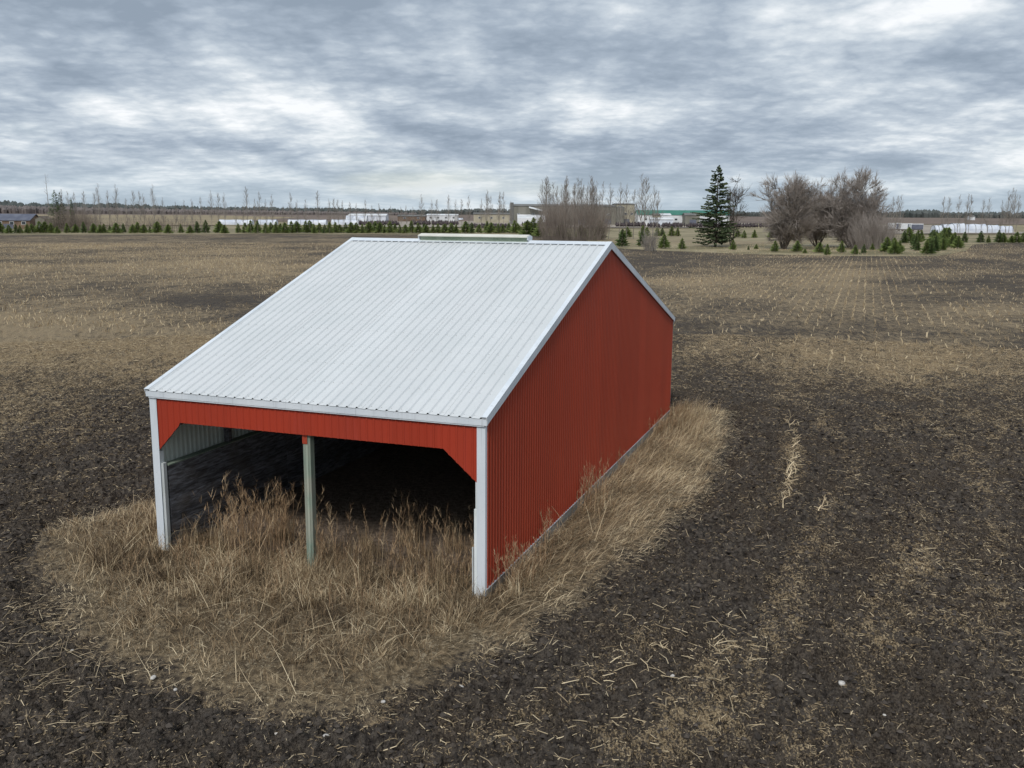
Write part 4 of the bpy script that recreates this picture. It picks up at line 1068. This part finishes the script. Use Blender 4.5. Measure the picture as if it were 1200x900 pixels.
obj('canopy', MB().prism([(-w * .33, -5, Hh - 2.2), (-w * .33, -.2, Hh - 1.4), (-w * .33, -.2, Hh - 1.6), (-w * .33, -5, Hh - 2.4)], (w * .13, 0, -2.0)).mesh('canopy', M_WHITE), bigb)
far_box('tower_block', 723, 744, 238.5, 616, 26, M_TANWALL, M_GREYROOF, 'taller tan block at the right end of the grey warehouse', .5, wins=3, doors=1)
g0 = PY(727, 243, 608)
si = MB(); n = 14; rr_ = 2.6
poly = [(rr_ * math.cos(i / n * 6.283), rr_ * math.sin(i / n * 6.283), 0) for i in range(n)]
si.prism(poly, (0, 0, g0[2])); so = obj('silo', None, label='round grey silo before the tan block', cat='silo', loc=(g0[0], 608, 0)); obj('wall', si.mesh('wall', M_GREYWALL), so)
co = MB(); co.add([(p[0] * 1.05, p[1] * 1.05, g0[2]) for p in poly] + [(0, 0, g0[2] + 1.4)], [(i, (i + 1) % n, n) for i in range(n)]); obj('roof', co.mesh('roof', M_GREYROOF), so)
far_box('green_roof_building', 748, 855, 246.8, 600, 16, M_WHITE, M_GREENROOF, 'long low white building with green metal roof', 2.6, wins=6, doors=2)
far_box('annex', 767, 775, 250.5, 585, 9, M_TANWALL, M_GREYROOF, 'small tan annex before the green roofed building', .8, wins=1)
far_box('white_shed', 775, 786, 250.5, 580, 8, M_WHITE, M_WHITE, 'small bright white shed before the green roofed building', .8, doors=1)
far_box('long_shed', 763, 789, 255.5, 565, 7, M_FILM, M_WHITE, 'low long white shed at the foot of the green roofed building', .8)
far_box('shed', 803, 820, 250, 590, 9, M_GREYWALL, M_GREYROOF, 'grey shed against the right part of the green roofed building', 1.2, doors=1)
far_box('tan_shed', 555, 597, 249.5, 700, 14, M_TANWALL, M_GREYROOF, 'low tan shed left of the grey warehouse', 1.0, wins=3)
far_box('white_hall', 408, 452, 250.8, 760, 18, M_FILM, M_WHITE, 'white greenhouse hall farthest left of the nursery buildings', 1.2, wins=0)
far_box('white_hall', 500, 536, 251.0, 800, 18, M_WHITE, M_WHITE, 'distant low white hall halfway between tunnels and warehouse', 1.0, wins=4)
far_box('brown_hall', 466, 498, 252.0, 780, 14, M_BROWN, M_GREYROOF, 'low brown hall just right of the white greenhouse hall', 1.0, wins=2)
far_box('house', -22, 34, 251.2, 390, 10, M_BROWN, M_DARKROOF, 'low house with blue grey roof at the left edge', 2.4, wins=4, doors=1)
# gabled hut beside it
a = PY(41, 254, 385); b = PY(51.5, 254, 385); hw = (b[0] - a[0]) / 2; hut = obj('hut', None, label='small hut with dark gable right of the low house', cat='hut', loc=((a[0] + b[0]) / 2, 385, 0)); z1 = a[2]
obj('wall', MB().prism([(-hw, 0, 0), (hw, 0, 0), (hw, 0, z1 - 1), (0, 0, z1 - .1), (-hw, 0, z1 - 1)], (0, 6, 0)).mesh('wall', M_GREYWALL), hut)
obj('roof', MB().prism([(-hw - .5, 0, z1 - 1.2), (0, 0, z1), (hw + .5, 0, z1 - 1.2), (hw + .5, 0, z1 - .95), (0, 0, z1 + .3), (-hw - .5, 0, z1 - .95)], (0, 6.4, 0)).mesh('roof', M_BARK), hut)
obj('door', MB().box(-.6, .6, -.06, -.01, 0, 2).mesh('door', M_WHITE), hut)
far_box('farmhouse', 1137, 1143, 252.6, 1500, 10, M_WHITE, M_GREYROOF, 'tiny white farmhouse before the far woods at right', 2.0)
# plastic tunnels
def tunnel(x0, x1, ybase, ytop, label, group, name='plastic_tunnel', deep=5.0, z=.42):
    a = G(x0, ybase, z); b = G(x1, ybase, z); Y_ = a[1]; Hh = PY(x0, ytop, Y_)[2] - z; w = b[0] - a[0]
    o = obj(name, None, label=label, cat='greenhouse', group=group, loc=((a[0] + b[0]) / 2, Y_, z)); m = MB(); ns = 8; K = max(2, int(w / 6)); vs = []; fs = []
    for k in range(K * 2 + 1):
        bulge = 1.0 if k % 2 == 0 else .94
        for j in range(ns + 1):
            t_ = math.pi * j / ns; vs.append((-w / 2 + w * k / (2 * K), deep / 2 - math.cos(t_) * deep / 2 * bulge, math.sin(t_) ** .8 * Hh * bulge))
    for k in range(K * 2):
        for j in range(ns): q = k * (ns + 1) + j; fs.append((q, q + 1, q + ns + 2, q + ns + 1))
    fs.append(tuple(range(ns + 1))); fs.append(tuple(range(K * 2 * (ns + 1), (K * 2 + 1) * (ns + 1)))[::-1])
    m.add(vs, fs); obj('film_cover', m.mesh('film_cover', M_FILM), o)
    hp = MB()
    for k in range(0, K + 1, 1):
        xx = -w / 2 + w * k / K
        for j in range(ns):
            t1 = math.pi * j / ns; t2 = math.pi * (j + 1) / ns
            hp.beam((xx, deep / 2 - math.cos(t1) * deep * .51, math.sin(t1) ** .8 * Hh * 1.01), (xx, deep / 2 - math.cos(t2) * deep * .51, math.sin(t2) ** .8 * Hh * 1.01), .12, .12, (0, .3, .9))
    obj('hoops', hp.mesh('hoops', M_GREYROOF), o); return o
for i, (x0, x1) in enumerate([(256, 300), (302, 326), (337, 386), (388, 422)]):
    tunnel(x0, x1, 263.2, 257.2, ['long low white plastic tunnel at the left end of the tunnel line', 'short white tunnel, second from the left', 'long white tunnel, third from the left in the line', 'white tunnel next to the dark nursery beds'][i], 'white plastic tunnels in a line beyond the spruce row')
tunnel(405, 432, 259.5, 252.5, 'larger white tunnel behind the right end of the tunnel line', None, deep=8)
for i, (x0, x1, yt) in enumerate([(1096, 1104, 264), (1106, 1117, 262.5), (1117.5, 1130, 261.5), (1130.5, 1153, 262.3), (1153.5, 1169, 263.5), (1169.5, 1185, 264.5)]):
    tunnel(x0, x1, 272.6, yt, ['lowest short white tunnel at the left of the right hand group', 'white tunnel second from left in the right hand group', 'white tunnel with the highest top in the right hand group', 'longest white tunnel in the right hand group', 'white tunnel next to last in the right hand group', 'rightmost white tunnel of the right hand group'][i], 'white tunnels beyond the spruces at right')
# box trailers
def trailer(x0, x1, ybase, ytop, label, front):
    a = G(x0, ybase, .4); b = G(x1, ybase, .4); Y_ = a[1]; Hh = PY(x0, ytop, Y_)[2] - .4; w = b[0] - a[0]
    o = obj('box_trailer', None, label=label, cat='trailer', group='box trailers parked in the right hand yard', loc=((a[0] + b[0]) / 2, Y_, .4))
    obj('cargo_box', MB().box(-w / 2, w / 2, 0, 2.6, .9, Hh).mesh('cargo_box', M_WHITE, .05), o)
    obj('chassis', MB().box(-w / 2 + .3, w / 2 - .3, .3, 2.3, .6, .88).mesh('chassis', M_BARK), o)
    dk = MB().box(-w * front[0], w * front[1], -.05, -.01, 1.0, Hh - .3); obj('side_panel', dk.mesh('side_panel', M_DARKROOF), o)
    for s in (-1, 1):
        wm = MB(); poly = [(s * w * .32 + .5 * math.cos(i / 10 * 6.283), .15, .5 + .5 * math.sin(i / 10 * 6.283)) for i in range(10)]; wm.prism(poly, (0, .3, 0)); obj('wheel', wm.mesh('wheel', M_BARK), o)
trailer(1042.5, 1054.5, 270.6, 261.2, 'white box trailer with dark right half, leftmost of the parked three', (-.05, .45))
trailer(1055.5, 1067, 271, 261.8, 'plain white box trailer in the middle of the parked three', (-.1, .2))
trailer(1067.5, 1080, 271.3, 262.2, 'black sided box trailer, rightmost of the parked three', (.48, .48))
# nursery beds, dark container plants packed together
def nursery(x0, x1, ybase, ytop, label, n=260, deep=7):
    a = G(x0, ybase, .42); b = G(x1, ybase, .42); Y_ = a[1]; Hh = PY(x0, ytop, Y_)[2] - .42; w = b[0] - a[0]; m = MB()
    n = int(w * deep * .8)
    for i in range(n):
        x = random.uniform(-w / 2, w / 2); y = random.uniform(0, deep); h = Hh * random.uniform(.6, 1.0); r = random.uniform(.5, .8); ph = random.uniform(0, 2)
        vs = [(x + r * math.cos(ph + j * 1.571), y + r * math.sin(ph + j * 1.571), h * .35) for j in range(4)] + [(x, y, 0), (x + random.uniform(-.2, .2), y, h)]
        m.add(vs, [(0, 1, 5), (1, 2, 5), (2, 3, 5), (3, 0, 5), (1, 0, 4), (2, 1, 4), (3, 2, 4), (0, 3, 4)])
    obj('nursery_plants', m.mesh('nursery_plants', M_NURSERY), kind='stuff', label=label, cat='nursery plants', loc=((a[0] + b[0]) / 2, Y_, .42))
nursery(419, 468, 263.8, 257.2, 'dark bed of nursery plants next to the plastic tunnels')
nursery(481, 538, 263.6, 256.8, 'dark bed of nursery plants in the middle, second from left')
nursery(548, 599, 266.2, 261.0, 'low dark bed of nursery plants left of the warehouse')
nursery(612, 650, 264.8, 259.2, 'dark bed of nursery plants below the warehouse lean to')
nursery(722, 756, 265.6, 258.8, 'dark bed of nursery plants below the tan block')
nursery(760, 905, 266.2, 259.4, 'longest dark bed of nursery plants, below the green roof', deep=5)
def white_cover(x0, x1, ybase, label): tunnel(x0, x1, ybase, ybase - 2.2, label, None, 'frost_cover', deep=6)
white_cover(480, 545, 257.2, 'flat white frost cover behind the middle nursery bed')
white_cover(575, 605, 260.6, 'flat white frost cover left of the warehouse lean to')
white_cover(612, 646, 258.9, 'flat white frost cover right before the warehouse')

print('objects', len(bpy.data.objects), 'tris', sum(sum(len(p.vertices) - 2 for p in o.data.polygons) if False else len(o.data.loops) - 2 * len(o.data.polygons) for o in bpy.data.objects if o.type == 'MESH'))
